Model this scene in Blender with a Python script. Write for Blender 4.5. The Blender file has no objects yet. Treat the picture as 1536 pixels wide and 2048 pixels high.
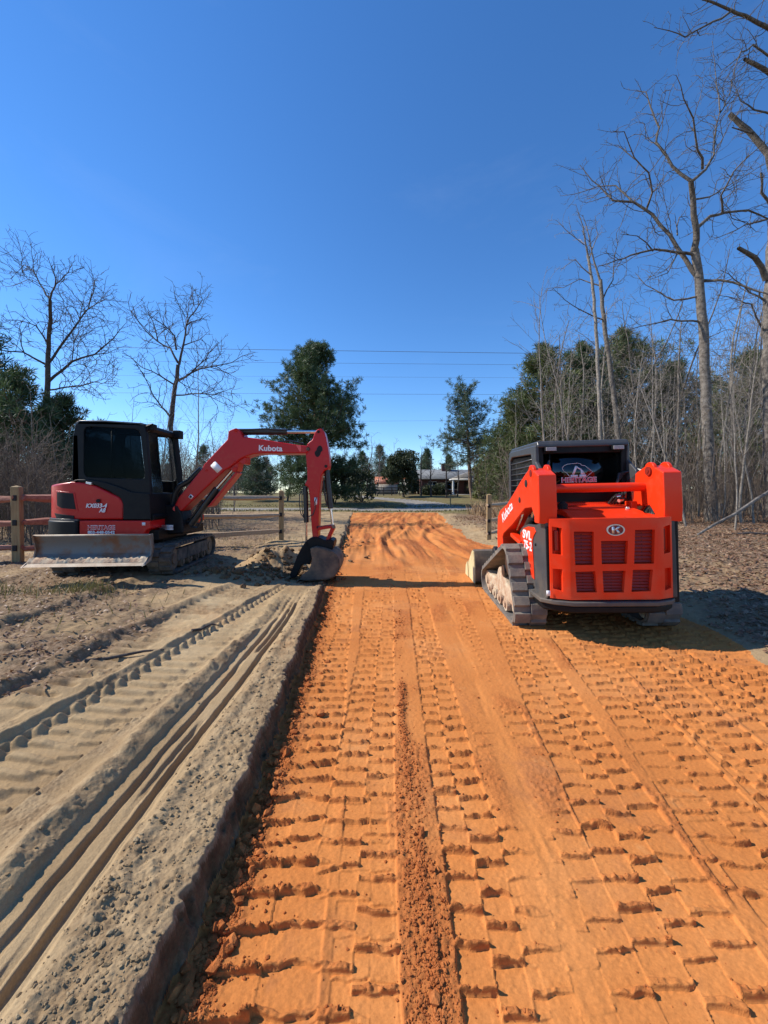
import bpy, bmesh, math, random
import numpy as np
from mathutils import Vector, Matrix
C = bpy.context.scene.collection
R = math.radians

# ------------------------------------------------------------------ camera
CX, HY, F, CH = 768.0, 985.0, 770.0, 1.42           # lens data measured from the perspective lines
cd = bpy.data.cameras.new('camera'); cam = bpy.data.objects.new('camera', cd); C.objects.link(cam)
cam.location = (0, 0, CH); cam.rotation_euler = (R(90), 0, 0)
cd.sensor_width = 36; cd.lens = F / 2048 * 36; cd.shift_y = -(1024 - HY) / 2048 * 1.0
cd.clip_start = 0.05; cd.clip_end = 3000
bpy.context.scene.camera = cam

# ------------------------------------------------------------------ sky, sun, exposure
SUN_EL, SUN_AZ = 42.0, 8.0                          # sun on the left, a touch beyond the machines
sdir = Vector((-math.cos(R(SUN_EL)) * math.cos(R(SUN_AZ)), math.cos(R(SUN_EL)) * math.sin(R(SUN_AZ)), math.sin(R(SUN_EL))))
w = bpy.data.worlds.new('World'); bpy.context.scene.world = w; w.use_nodes = True
nt = w.node_tree; bg = nt.nodes['Background']
sky = nt.nodes.new('ShaderNodeTexSky'); sky.sky_type = 'NISHITA'; sky.sun_disc = False
sky.sun_elevation = R(SUN_EL); sky.sun_rotation = R(-90 + SUN_AZ)
sky.altitude = 100; sky.air_density = 1.0; sky.dust_density = 0.0; sky.ozone_density = 3.5
hsv = nt.nodes.new('ShaderNodeHueSaturation'); hsv.inputs['Saturation'].default_value = 1.2
nt.links.new(sky.outputs[0], hsv.inputs['Color']); 
tint = nt.nodes.new('ShaderNodeMix'); tint.data_type = 'RGBA'; tint.blend_type = 'MULTIPLY'; tint.inputs[0].default_value = 1.0
tint.inputs[7].default_value = (0.90, 1.0, 1.14, 1); nt.links.new(hsv.outputs[0], tint.inputs[6]); nt.links.new(tint.outputs[2], bg.inputs[0])
wc = nt.nodes.new('ShaderNodeTexCoord'); wm = nt.nodes.new('ShaderNodeMapping'); wm.inputs['Scale'].default_value = (1.2, 1.2, 4.0); wm.inputs['Rotation'].default_value = (0.3, 0.5, 0.4)
wn = nt.nodes.new('ShaderNodeTexNoise'); wn.inputs['Scale'].default_value = 1.6; wn.inputs['Detail'].default_value = 7; wn.inputs['Roughness'].default_value = 0.62; wn.inputs['Distortion'].default_value = 0.7
wr = nt.nodes.new('ShaderNodeMapRange'); wr.inputs[1].default_value = 0.52; wr.inputs[2].default_value = 0.80; wr.inputs[3].default_value = 0; wr.inputs[4].default_value = 0.035
cl = nt.nodes.new('ShaderNodeMix'); cl.data_type = 'RGBA'; cl.inputs[7].default_value = (5.5, 6.0, 6.6, 1)      # thin high wisps of cloud
for a_, b_ in ((wc.outputs['Generated'], wm.inputs[0]), (wm.outputs[0], wn.inputs['Vector']), (wn.outputs['Fac'], wr.inputs[0]), (wr.outputs[0], cl.inputs[0]), (tint.outputs[2], cl.inputs[6]), (cl.outputs[2], bg.inputs[0])): nt.links.new(a_, b_)
bg.inputs[1].default_value = 0.138
ld = bpy.data.lights.new('sun', 'SUN'); ld.energy = 5.0; ld.angle = R(0.53); ld.color = (1, 0.93, 0.83)
sun = bpy.data.objects.new('sun', ld); C.objects.link(sun); sun.location = (-20, 0, 30)
sun.rotation_euler = sdir.to_track_quat('Z', 'Y').to_euler()
vs = bpy.context.scene.view_settings
bpy.context.scene.display_settings.display_device = 'sRGB'
vs.view_transform = 'Standard'; vs.look = 'None'; vs.exposure = 0.38; vs.gamma = 1
bpy.context.scene.cycles.max_bounces = 6
bpy.context.scene.cycles.transparent_max_bounces = 12

# ------------------------------------------------------------------ materials
def nodes(name):
    m = bpy.data.materials.new(name); m.use_nodes = True
    return m, m.node_tree, m.node_tree.nodes['Principled BSDF']

def noise(t, scale, detail=4, rough=0.6, coord='Object', dist=0.0):
    n = t.nodes.new('ShaderNodeTexNoise'); n.inputs['Scale'].default_value = scale
    n.inputs['Detail'].default_value = detail; n.inputs['Roughness'].default_value = rough
    n.inputs['Distortion'].default_value = dist
    tc = t.nodes.new('ShaderNodeTexCoord'); t.links.new(tc.outputs[coord], n.inputs['Vector'])
    return n

def ramp(t, src, stops):
    r = t.nodes.new('ShaderNodeValToRGB'); e = r.color_ramp.elements
    while len(e) < len(stops): e.new(0.5)
    for el, (p, c) in zip(e, stops):
        el.position = p; el.color = (*c, 1) if len(c) == 3 else c
    t.links.new(src, r.inputs['Fac']); return r

def mixc(t, fac, a, b):
    m = t.nodes.new('ShaderNodeMix'); m.data_type = 'RGBA'
    for s, v in ((0, fac), (6, a), (7, b)):
        if isinstance(v, (int, float)): m.inputs[s].default_value = v
        elif isinstance(v, tuple): m.inputs[s].default_value = (*v, 1)
        else: t.links.new(v, m.inputs[s])
    return m.outputs[2]

def bump(t, src, b, strength, dist):
    n = t.nodes.new('ShaderNodeBump'); n.inputs['Strength'].default_value = strength; n.inputs['Distance'].default_value = dist
    t.links.new(src, n.inputs['Height']); t.links.new(n.outputs[0], b.inputs['Normal']); return n

def simple(name, c1, c2=None, scale=6, rough=0.7, metal=0.0, bs=0.0, bscale=40, coat=0.0, spec=0.5, lo=0.35, hi=0.68, stretch=None):
    m, t, b = nodes(name)
    b.inputs['Roughness'].default_value = rough; b.inputs['Metallic'].default_value = metal
    b.inputs['Coat Weight'].default_value = coat; b.inputs['Coat Roughness'].default_value = 0.12
    b.inputs['Specular IOR Level'].default_value = spec
    c2 = c2 or tuple(x * 0.8 for x in c1)
    n = noise(t, scale)
    if stretch:
        mp = t.nodes.new('ShaderNodeMapping'); mp.inputs['Scale'].default_value = stretch
        l = n.inputs['Vector'].links[0]; src = l.from_socket; t.links.remove(l)
        t.links.new(src, mp.inputs[0]); t.links.new(mp.outputs[0], n.inputs['Vector'])
    r = ramp(t, n.outputs['Fac'], [(lo, c1), (hi, c2)])
    t.links.new(r.outputs[0], b.inputs['Base Color'])
    if bs:
        n2 = noise(t, bscale, 6); bump(t, n2.outputs['Fac'], b, bs, 0.02)
    return m

def paint(name, col, dust=(0.42, 0.25, 0.13), zlow=0.75, amount=0.5):
    """gloss machine paint with settled dust: more of it low down and in patches"""
    m, t, b = nodes(name)
    tc = t.nodes.new('ShaderNodeTexCoord'); sp = t.nodes.new('ShaderNodeSeparateXYZ'); t.links.new(tc.outputs['Object'], sp.inputs[0])
    mr = t.nodes.new('ShaderNodeMapRange'); mr.inputs[1].default_value = zlow; mr.inputs[2].default_value = 0.1
    mr.inputs[3].default_value = 0.0; mr.inputs[4].default_value = 1.0; t.links.new(sp.outputs[2], mr.inputs[0])
    n = noise(t, 7, 8, 0.7)
    ad = t.nodes.new('ShaderNodeMath'); ad.operation = 'MULTIPLY_ADD'; t.links.new(mr.outputs[0], ad.inputs[0]); ad.inputs[1].default_value = 0.42
    t.links.new(n.outputs['Fac'], ad.inputs[2])
    r = ramp(t, ad.outputs[0], [(0.55, (0, 0, 0)), (0.95, (amount, amount, amount))])
    n2 = noise(t, 1.5, 3); base = mixc(t, n2.outputs['Fac'], col, tuple(x * 0.9 for x in col))
    t.links.new(mixc(t, r.outputs[0], base, dust), b.inputs['Base Color'])
    rr = t.nodes.new('ShaderNodeMapRange'); rr.inputs[3].default_value = 0.32; rr.inputs[4].default_value = 0.85
    t.links.new(r.outputs[0], rr.inputs[0]); t.links.new(rr.outputs[0], b.inputs['Roughness'])
    b.inputs['Coat Weight'].default_value = 0.12; b.inputs['Coat Roughness'].default_value = 0.15; b.inputs['Specular IOR Level'].default_value = 0.25
    n3 = noise(t, 3.0, 2); bump(t, n3.outputs['Fac'], b, 0.05, 0.02)
    return m

M = {}
M['orange'] = paint('orange_paint', (0.80, 0.040, 0.008), amount=0.25)
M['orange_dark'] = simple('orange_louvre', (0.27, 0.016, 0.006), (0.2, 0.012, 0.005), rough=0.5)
M['red'] = paint('red_paint', (0.50, 0.011, 0.013), amount=0.25)
M['black'] = simple('black_plastic', (0.006, 0.0065, 0.008), (0.011, 0.011, 0.011), 9, 0.5, spec=0.18, bs=0.05, bscale=300)
M['charcoal'] = paint('charcoal_paint', (0.06, 0.062, 0.066), dust=(0.2, 0.15, 0.1), amount=0.5)
M['hydraulic'] = simple('black_cylinder', (0.015, 0.015, 0.017), (0.03, 0.03, 0.03), 20, 0.35)
M['chrome'] = simple('chrome_rod', (0.72, 0.72, 0.72), (0.6, 0.6, 0.6), 20, 0.16, 1.0)
M['silver'] = simple('silver_trim', (0.68, 0.68, 0.68), (0.55, 0.55, 0.56), 12, 0.3, 0.7)
M['white'] = simple('white_decal', (0.80, 0.80, 0.80), (0.72, 0.72, 0.72), 30, 0.5)
M['pinkdecal'] = simple('red_decal', (0.62, 0.07, 0.09), (0.5, 0.06, 0.08), 30, 0.5)
M['reddecal'] = simple('bright_red_decal', (0.85, 0.12, 0.10), (0.75, 0.1, 0.1), 30, 0.5)
M['lamp'] = simple('clear_lamp', (0.34, 0.31, 0.30), (0.22, 0.2, 0.2), 60, 0.2)
M['redlens'] = simple('red_lens', (0.30, 0.010, 0.012), (0.2, 0.008, 0.01), 60, 0.2, coat=0.5)
M['hole'] = simple('dark_recess', (0.012, 0.011, 0.011), (0.02, 0.018, 0.018), 10, 0.9)
M['mud'] = simple('dried_mud', (0.52, 0.43, 0.30), (0.38, 0.22, 0.13), 9, 0.95, bs=0.6, bscale=30)
M['cream'] = simple('cream_steel', (0.62, 0.54, 0.30), (0.48, 0.37, 0.18), 5, 0.7, bs=0.15, bscale=30)
M['seat'] = simple('seat_vinyl', (0.03, 0.03, 0.033), (0.05, 0.05, 0.05), 9, 0.7)

def rubber(name, a, bcol, lo=0.38, hi=0.66):
    return simple(name, a, bcol, 7, 0.9, bs=0.25, bscale=60, lo=lo, hi=hi)
M['rubber'] = rubber('dusty_rubber', (0.115, 0.105, 0.095), (0.21, 0.175, 0.135))
M['rubber_dark'] = rubber('track_rubber', (0.045, 0.042, 0.038), (0.13, 0.11, 0.085))
M['steel'] = simple('worn_bucket_steel', (0.075, 0.062, 0.048), (0.22, 0.155, 0.095), 6, 0.75, 0.1, bs=0.25, bscale=25)
M['blade'] = simple('rusty_blade_steel', (0.17, 0.16, 0.145), (0.20, 0.095, 0.05), 4, 0.6, 0.2, bs=0.25, bscale=25, lo=0.45, hi=0.6)
M['edge'] = simple('bright_worn_edge', (0.34, 0.29, 0.225), (0.24, 0.17, 0.115), 8, 0.65, 0.25, bs=0.1)

def glass(name, tint, rough=0.04, trans=0.25, ior=1.5):
    m, t, b = nodes(name)
    out = t.nodes['Material Output']
    tr = t.nodes.new('ShaderNodeBsdfTransparent'); tr.inputs[0].default_value = (*[x * trans for x in tint], 1)
    gl = t.nodes.new('ShaderNodeBsdfGlossy'); gl.inputs['Roughness'].default_value = rough; gl.inputs[0].default_value = (0.9, 0.92, 0.95, 1)
    fr = t.nodes.new('ShaderNodeFresnel'); fr.inputs[0].default_value = ior
    n = noise(t, 1.3, 2); bp = t.nodes.new('ShaderNodeBump'); bp.inputs['Strength'].default_value = 0.06; bp.inputs['Distance'].default_value = 0.03
    t.links.new(n.outputs['Fac'], bp.inputs['Height']); t.links.new(bp.outputs[0], gl.inputs['Normal'])
    mx = t.nodes.new('ShaderNodeMixShader'); t.links.new(fr.outputs[0], mx.inputs[0]); t.links.new(tr.outputs[0], mx.inputs[1]); t.links.new(gl.outputs[0], mx.inputs[2])
    t.links.new(mx.outputs[0], out.inputs['Surface'])
    return m
M['tint'] = glass('tinted_glass', (0.6, 0.75, 0.85), trans=0.13, ior=1.6)
M['clear'] = glass('cab_glass', (0.9, 0.97, 1.0), trans=0.92, ior=1.03)

def wood(name, a, b_, stretch=(1, 1, 1)):
    return simple(name, a, b_, 5, 0.85, bs=0.3, bscale=18, stretch=stretch)
M['post'] = wood('treated_pine_post', (0.36, 0.255, 0.12), (0.24, 0.15, 0.07), (6, 6, 0.7))
M['rail'] = wood('red_stained_rail', (0.38, 0.155, 0.10), (0.24, 0.085, 0.055), (0.8, 6, 6))
M['rail_pale'] = wood('pale_split_rail', (0.46, 0.34, 0.22), (0.34, 0.22, 0.13), (0.8, 6, 6))

def bark(name, a, b_, scale=7):
    m, t, b = nodes(name)
    n = noise(t, scale, 8, 0.75); r = ramp(t, n.outputs['Fac'], [(0.38, a), (0.62, b_)])
    t.links.new(r.outputs[0], b.inputs['Base Color']); b.inputs['Roughness'].default_value = 0.95
    n2 = noise(t, 22, 6, 0.7); bump(t, n2.outputs['Fac'], b, 0.7, 0.05)
    return m
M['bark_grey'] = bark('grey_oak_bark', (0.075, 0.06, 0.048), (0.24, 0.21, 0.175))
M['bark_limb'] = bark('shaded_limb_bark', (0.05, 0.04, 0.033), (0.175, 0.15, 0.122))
M['bark_dark'] = bark('dark_bark', (0.05, 0.038, 0.032), (0.11, 0.088, 0.075))
M['bark_pale'] = bark('pale_sapling_bark', (0.14, 0.118, 0.095), (0.34, 0.30, 0.25), 12)
M['bark_pine'] = bark('pine_bark', (0.10, 0.06, 0.042), (0.24, 0.16, 0.11), 5)
M['bark_brown'] = bark('brown_brush_bark', (0.085, 0.062, 0.045), (0.2, 0.15, 0.11), 3)

def foliage(name, dark, mid, light, scale=0.9):
    m, t, b = nodes(name)
    n = noise(t, scale, 3, 0.7); r = ramp(t, n.outputs['Fac'], [(0.3, dark), (0.5, mid), (0.72, light)])
    t.links.new(r.outputs[0], b.inputs['Base Color']); b.inputs['Roughness'].default_value = 0.6
    tl = t.nodes.new('ShaderNodeBsdfTranslucent'); t.links.new(r.outputs[0], tl.inputs[0])
    mx = t.nodes.new('ShaderNodeMixShader'); mx.inputs[0].default_value = 0.22
    t.links.new(b.outputs[0], mx.inputs[1]); t.links.new(tl.outputs[0], mx.inputs[2]); t.links.new(mx.outputs[0], t.nodes['Material Output'].inputs[0])
    return m
M['needle'] = foliage('pine_needles', (0.030, 0.055, 0.020), (0.058, 0.095, 0.034), (0.11, 0.15, 0.06))
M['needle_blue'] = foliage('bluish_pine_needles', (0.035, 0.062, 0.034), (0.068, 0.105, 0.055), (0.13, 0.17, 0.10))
M['needle_warm'] = foliage('warm_pine_needles', (0.042, 0.062, 0.018), (0.085, 0.112, 0.032), (0.17, 0.19, 0.06))
M['evergreen'] = foliage('evergreen_leaves', (0.024, 0.038, 0.016), (0.05, 0.066, 0.026), (0.10, 0.105, 0.055), 1.5)
M['bamboo'] = foliage('yellow_green_leaves', (0.07, 0.085, 0.02), (0.13, 0.14, 0.035), (0.2, 0.2, 0.06), 1.5)
M['weed'] = foliage('winter_grass', (0.10, 0.10, 0.03), (0.17, 0.15, 0.05), (0.28, 0.23, 0.11), 2)
M['leaf'] = foliage('dry_oak_leaves', (0.10, 0.045, 0.024), (0.24, 0.13, 0.07), (0.46, 0.34, 0.22), 9)
M['brick'] = None

# ------------------------------------------------------------------ mesh builder
def link_mesh(name, me, mats, parent=None):
    o = bpy.data.objects.new(name, me); C.objects.link(o)
    for m in (mats if isinstance(mats, (list, tuple)) else [mats]): me.materials.append(m)
    if parent: o.parent = parent
    return o

def np_mesh(name, verts, faces, smooth=False):
    """verts (n,3); faces list of int arrays, each (k,3) or (k,4)"""
    me = bpy.data.meshes.new(name)
    verts = np.ascontiguousarray(verts, dtype=np.float32)
    fs = faces if isinstance(faces, list) else [faces]
    fs = [np.asarray(f, dtype=np.int32) for f in fs if len(f)]
    nl = sum(f.size for f in fs); npoly = sum(len(f) for f in fs)
    me.vertices.add(len(verts)); me.vertices.foreach_set('co', verts.ravel())
    me.loops.add(nl); me.loops.foreach_set('vertex_index', np.concatenate([f.ravel() for f in fs]))
    me.polygons.add(npoly)
    starts, s = [], 0
    for f in fs:
        k = f.shape[1]; starts.append(s + np.arange(len(f)) * k); s += f.size
    me.polygons.foreach_set('loop_start', np.concatenate(starts).astype(np.int32))
    me.polygons.foreach_set('use_smooth', np.full(npoly, smooth))
    me.update(calc_edges=True); me.validate()
    return me

class MB:
    def __init__(s): s.v = []; s.f = []
    def add(s, vs, fs):
        n = len(s.v); s.v += [tuple(v) for v in vs]; s.f += [tuple(i + n for i in f) for f in fs]; return s
    def box(s, c, d, rot=None):
        x, y, z = (k / 2 for k in d); c = Vector(c)
        vs = [Vector(p) for p in ((-x,-y,-z),(x,-y,-z),(x,y,-z),(-x,y,-z),(-x,-y,z),(x,-y,z),(x,y,z),(-x,y,z))]
        if rot is not None: vs = [rot @ v for v in vs]
        return s.add([v + c for v in vs], [(0,3,2,1),(4,5,6,7),(0,1,5,4),(1,2,6,5),(2,3,7,6),(3,0,4,7)])
    def prism(s, pts, off):
        """pts: closed list of 3D points, extruded by vector off"""
        n = len(pts); off = Vector(off); a = [Vector(p) for p in pts]
        return s.add(a + [p + off for p in a], [tuple(range(n)), tuple(range(2*n-1, n-1, -1))] + [(i, n+i, n+(i+1) % n, (i+1) % n) for i in range(n)])
    def tube(s, pts, r, k=12, caps=True):
        pts = [Vector(p) for p in pts]; rs = r if isinstance(r, (list, tuple)) else [r] * len(pts)
        n0 = len(s.v); up = None
        for i, p in enumerate(pts):
            d = (pts[min(i+1, len(pts)-1)] - pts[max(i-1, 0)]).normalized()
            if up is None: up = d.orthogonal().normalized()
            up = (up - d * up.dot(d)); up = up.normalized() if up.length > 1e-6 else d.orthogonal().normalized()
            sd = d.cross(up)
            for j in range(k):
                a = 2 * math.pi * j / k
                s.v.append(tuple(p + (up * math.cos(a) + sd * math.sin(a)) * rs[i]))
        for i in range(len(pts) - 1):
            for j in range(k):
                a = n0 + i * k + j; b = n0 + i * k + (j + 1) % k
                s.f.append((a, b, b + k, a + k))
        if caps:
            s.f.append(tuple(n0 + j for j in range(k - 1, -1, -1))); e = n0 + (len(pts) - 1) * k
            s.f.append(tuple(e + j for j in range(k)))
        return s
    def build(s, name, mat, parent=None, bevel=0.0, seg=2, smooth=True, ang=32):
        bm = bmesh.new(); vs = [bm.verts.new(v) for v in s.v]
        for f in s.f:
            try: bm.faces.new([vs[i] for i in f])
            except ValueError: pass
        bmesh.ops.recalc_face_normals(bm, faces=bm.faces)
        for e in bm.edges:
            if len(e.link_faces) == 2 and e.calc_face_angle(0) > R(ang): e.smooth = False
        me = bpy.data.meshes.new(name); bm.to_mesh(me); bm.free()
        if smooth: me.polygons.foreach_set('use_smooth', [True] * len(me.polygons))
        o = link_mesh(name, me, mat, parent)
        if bevel:
            b = o.modifiers.new('bevel', 'BEVEL'); b.width = bevel; b.segments = seg; b.limit_method = 'ANGLE'; b.angle_limit = R(ang); b.harden_normals = True
        return o

def tag(o, label, cat, group=None, kind=None):
    o['label'] = label; o['category'] = cat
    if group: o['group'] = group
    if kind: o['kind'] = kind
    return o
def thing(name, loc, label, cat, group=None, rot=None):
    o = bpy.data.objects.new(name, None); C.objects.link(o); o.location = loc; o.empty_display_size = 0.2
    if rot is not None: o.rotation_euler = rot
    return tag(o, label, cat, group)
def boolean(a, b, op='INTERSECT'):
    """mesh of a (op) b; both temporary objects are removed"""
    md = a.modifiers.new('b', 'BOOLEAN'); md.object = b; md.operation = op; md.solver = 'EXACT'
    dg = bpy.context.evaluated_depsgraph_get(); dg.update()
    me = bpy.data.meshes.new_from_object(a.evaluated_get(dg))
    for o in (a, b): bpy.data.objects.remove(o)
    me.materials.clear()
    return me
def finish(me, name, mat, parent, bevel=0.0, seg=2, ang=32):
    bm = bmesh.new(); bm.from_mesh(me); bmesh.ops.recalc_face_normals(bm, faces=bm.faces)
    bmesh.ops.remove_doubles(bm, verts=bm.verts, dist=1e-4)
    for e in bm.edges: e.smooth = not (len(e.link_faces) == 2 and e.calc_face_angle(0) > R(ang))
    for f in bm.faces: f.smooth = True
    bm.to_mesh(me); bm.free()
    o = link_mesh(name, me, mat, parent)
    if bevel:
        b = o.modifiers.new('bevel', 'BEVEL'); b.width = bevel; b.segments = seg; b.limit_method = 'ANGLE'; b.angle_limit = R(ang); b.harden_normals = True
    return o
def lettering(name, body, size, mat, parent, origin, xdir, ydir, align='CENTER', bold=0.012, shear=0.0, depth=0.003, width=None):
    cu = bpy.data.curves.new(name, 'FONT'); cu.body = body; cu.size = 1.0; cu.align_x = align; cu.align_y = 'CENTER'
    cu.extrude = depth / size / 2; cu.offset = bold; cu.shear = shear; cu.space_character = 1.03
    o = bpy.data.objects.new('t', cu); C.objects.link(o)
    dg = bpy.context.evaluated_depsgraph_get(); dg.update()
    me = bpy.data.meshes.new_from_object(o.evaluated_get(dg)); bpy.data.objects.remove(o); me.name = name
    x = Vector(xdir).normalized(); y = Vector(ydir).normalized(); z = x.cross(y)
    sx = size
    if width:
        xs = [v.co.x for v in me.vertices]; sx = width / (max(xs) - min(xs))
    for v in me.vertices:
        c = v.co.copy(); v.co = Vector(origin) + x * c.x * sx + y * c.y * size + z * c.z * size
    me.materials.clear()
    return link_mesh(name, me, mat, parent)

def P(u, v, Y): return Vector(((u - CX) / F * Y, Y, CH - (v - HY) / F * Y))     # reads a measured point at a known distance

# ------------------------------------------------------------------ noise for the terrain
def h2(ix, iy, seed):
    with np.errstate(over='ignore'):
        a = (ix.astype(np.int64) * 374761393 + iy.astype(np.int64) * 668265263 + seed * 974711) & 0xffffffff
        a = ((a ^ (a >> 13)) * 1274126177) & 0xffffffff
        a = ((a ^ (a >> 16)) * 2246822519) & 0xffffffff
    return ((a ^ (a >> 15)) & 0xffffff).astype(np.float32) / 16777215.0
def vn(x, y, s, seed=0):
    x = x / s; y = y / s
    ix = np.floor(x); iy = np.floor(y); fx = (x - ix).astype(np.float32); fy = (y - iy).astype(np.float32)
    fx = fx * fx * (3 - 2 * fx); fy = fy * fy * (3 - 2 * fy)
    a = h2(ix, iy, seed); b = h2(ix + 1, iy, seed); c = h2(ix, iy + 1, seed); d = h2(ix + 1, iy + 1, seed)
    return (a * (1 - fx) + b * fx) * (1 - fy) + (c * (1 - fx) + d * fx) * fy
def fbm(x, y, s, o=3, seed=0, g=0.5):
    t = 0; a = 1.0; n = 0
    for k in range(o):
        t = t + a * vn(x, y, s / 2**k, seed + k * 17); n += a; a *= g
    return t / n
def worley(x, y, s, seed=0):
    x = x / s; y = y / s; ix = np.floor(x); iy = np.floor(y)
    d = np.full(x.shape, 9.0, np.float32)
    for i in (-1, 0, 1):
        for j in (-1, 0, 1):
            px = ix + i + h2(ix + i, iy + j, seed); py = iy + j + h2(ix + i, iy + j, seed + 5)
            d = np.minimum(d, ((px - x)**2 + (py - y)**2).astype(np.float32))
    return np.sqrt(d)
def ss(a, b, x):
    t = np.clip((x - a) / (b - a), 0, 1); return t * t * (3 - 2 * t)
def bell(x, c, wd): return np.exp(-((x - c) / wd)**2)

LEFT_Y = [-40, 0.5, 1.0, 1.67, 2.2, 3.9, 5.5, 7.5, 10, 15, 20, 27.5]
LEFT_X = [-.62, -.62, -.62, -.63, -.63, -.75, -.86, -.95, -1.1, -1.45, -1.78, -2.25]
RIGHT_Y = [-40, 2.0, 3.2, 3.7, 5, 8, 12, 18, 27.5]
RIGHT_X = [3.0, 3.05, 3.12, 3.25, 3.3, 2.9, 2.55, 2.85, 3.75]
def base_z(x, y):
    """large forms of the land, without prints"""
    xl = np.interp(y, LEFT_Y, LEFT_X); xr = np.interp(y, RIGHT_Y, RIGHT_X)
    far = 1 - ss(16, 26, y)
    zl = (0.125 + 0.07 * ss(0.6, 3.2, xl - x)) * (0.35 + 0.65 * far)
    zr = (0.05 + 0.17 * ss(0.2, 3.0, x - xr)) * (0.3 + 0.7 * far) + 0.5 * ss(6, 40, x - xr) * ss(6, 14, y)
    dig = ss(5.50, 5.72, y + 0.12 * np.sin(x * 5)) * (1 - ss(6.7, 7.3, y)) * ss(-2.0, -1.55, x + 0.1 * np.sin(y * 6))
    zl = zl * (1 - 0.95 * dig)
    z = np.where(x < 0.5, zl * (1 - ss(-0.034, 0.022, x - xl)), zr * ss(-0.08, 0.35, x - xr))
    z = z + 1.05 * ss(37, 62, y) - 0.0 * x
    return z
def gz(x, y): return float(base_z(np.array([float(x)]), np.array([float(y)]))[0])

def lane(h, crumb, x, y, x0, slope, width, pitch, phase, amp, cols, seed, y0=-5, y1=99, fade=0.5, tilt=0.35, edge=0.006):
    """one belt print: columns of pressed blocks with crumbly bars between them"""
    n1 = vn(x, y, 0.5, seed + 3) - 0.5
    c = (x - (x0 + slope * y)) + 0.03 * n1 + 0.006 * (vn(x, y, 0.06, seed + 4) - 0.5); s = c / width
    inside = (ss(0, 0.03, s) * (1 - ss(0.97, 1.0, s))) * ss(y0 - fade, y0 + fade, y) * (1 - ss(y1 - fade, y1 + fade, y))
    wob = 0.028 * (vn(x, y, 0.13, seed) - 0.5) + 0.012 * (vn(x, y, 0.035, seed + 1) - 0.5) + 0.03 * (vn(x * 0, y, 0.4, seed + 2) - .5)
    t = (y + wob) / pitch + phase
    rel = np.zeros_like(h); cr = np.zeros_like(h)
    for k, (a, b, ph) in enumerate(cols):
        tt = t + ph; row = np.floor(tt); r = (tt - row).astype(np.float32)
        m = ((s >= a) & (s < b)).astype(np.float32)
        hs = h2(row, row * 0 + k, seed + 11)
        bw = 0.06 + 0.12 * h2(row, row * 0 + k + 9, seed) + 0.10 * (vn(x, y, 0.04, seed + 6) - 0.5)
        bar = ss(0, 0.04, r) * (1 - ss(bw, bw + 0.08, r))
        keep = ss(0.12, 0.38, vn(x, y, 0.28, seed + 21 + k))
        e = np.minimum(s - a, b - s) / (b - a)
        crk = ss(0.25, 0.55, fbm(x, y, 0.025, 2, seed + 41)); bar = bar * (0.4 + 0.6 * crk)
        rel += m * (0.92 * amp * bar * (0.35 + 0.65 * keep) * (0.25 + 1.4 * fbm(x, y, 0.03, 3, seed + 8, 0.7)) - amp * tilt * 1.5 * (r - 0.5) + (hs - 0.5) * amp * 0.45 + edge * (1 - ss(0, 0.07, e)) * (vn(x, y, 0.2, seed + k) - 0.25))
        cr += m * bar * (0.4 + 0.6 * keep)
    strength = inside * 0.80 * (0.60 + 0.5 * ss(0.2, 0.65, fbm(x, y * 0.7, 0.8, 3, seed + 31)))
    h += strength * (rel - amp * 0.45)
    crumb[:] = crumb * (1 - inside * 0.92) + inside * cr * 0.7
    return inside

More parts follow.
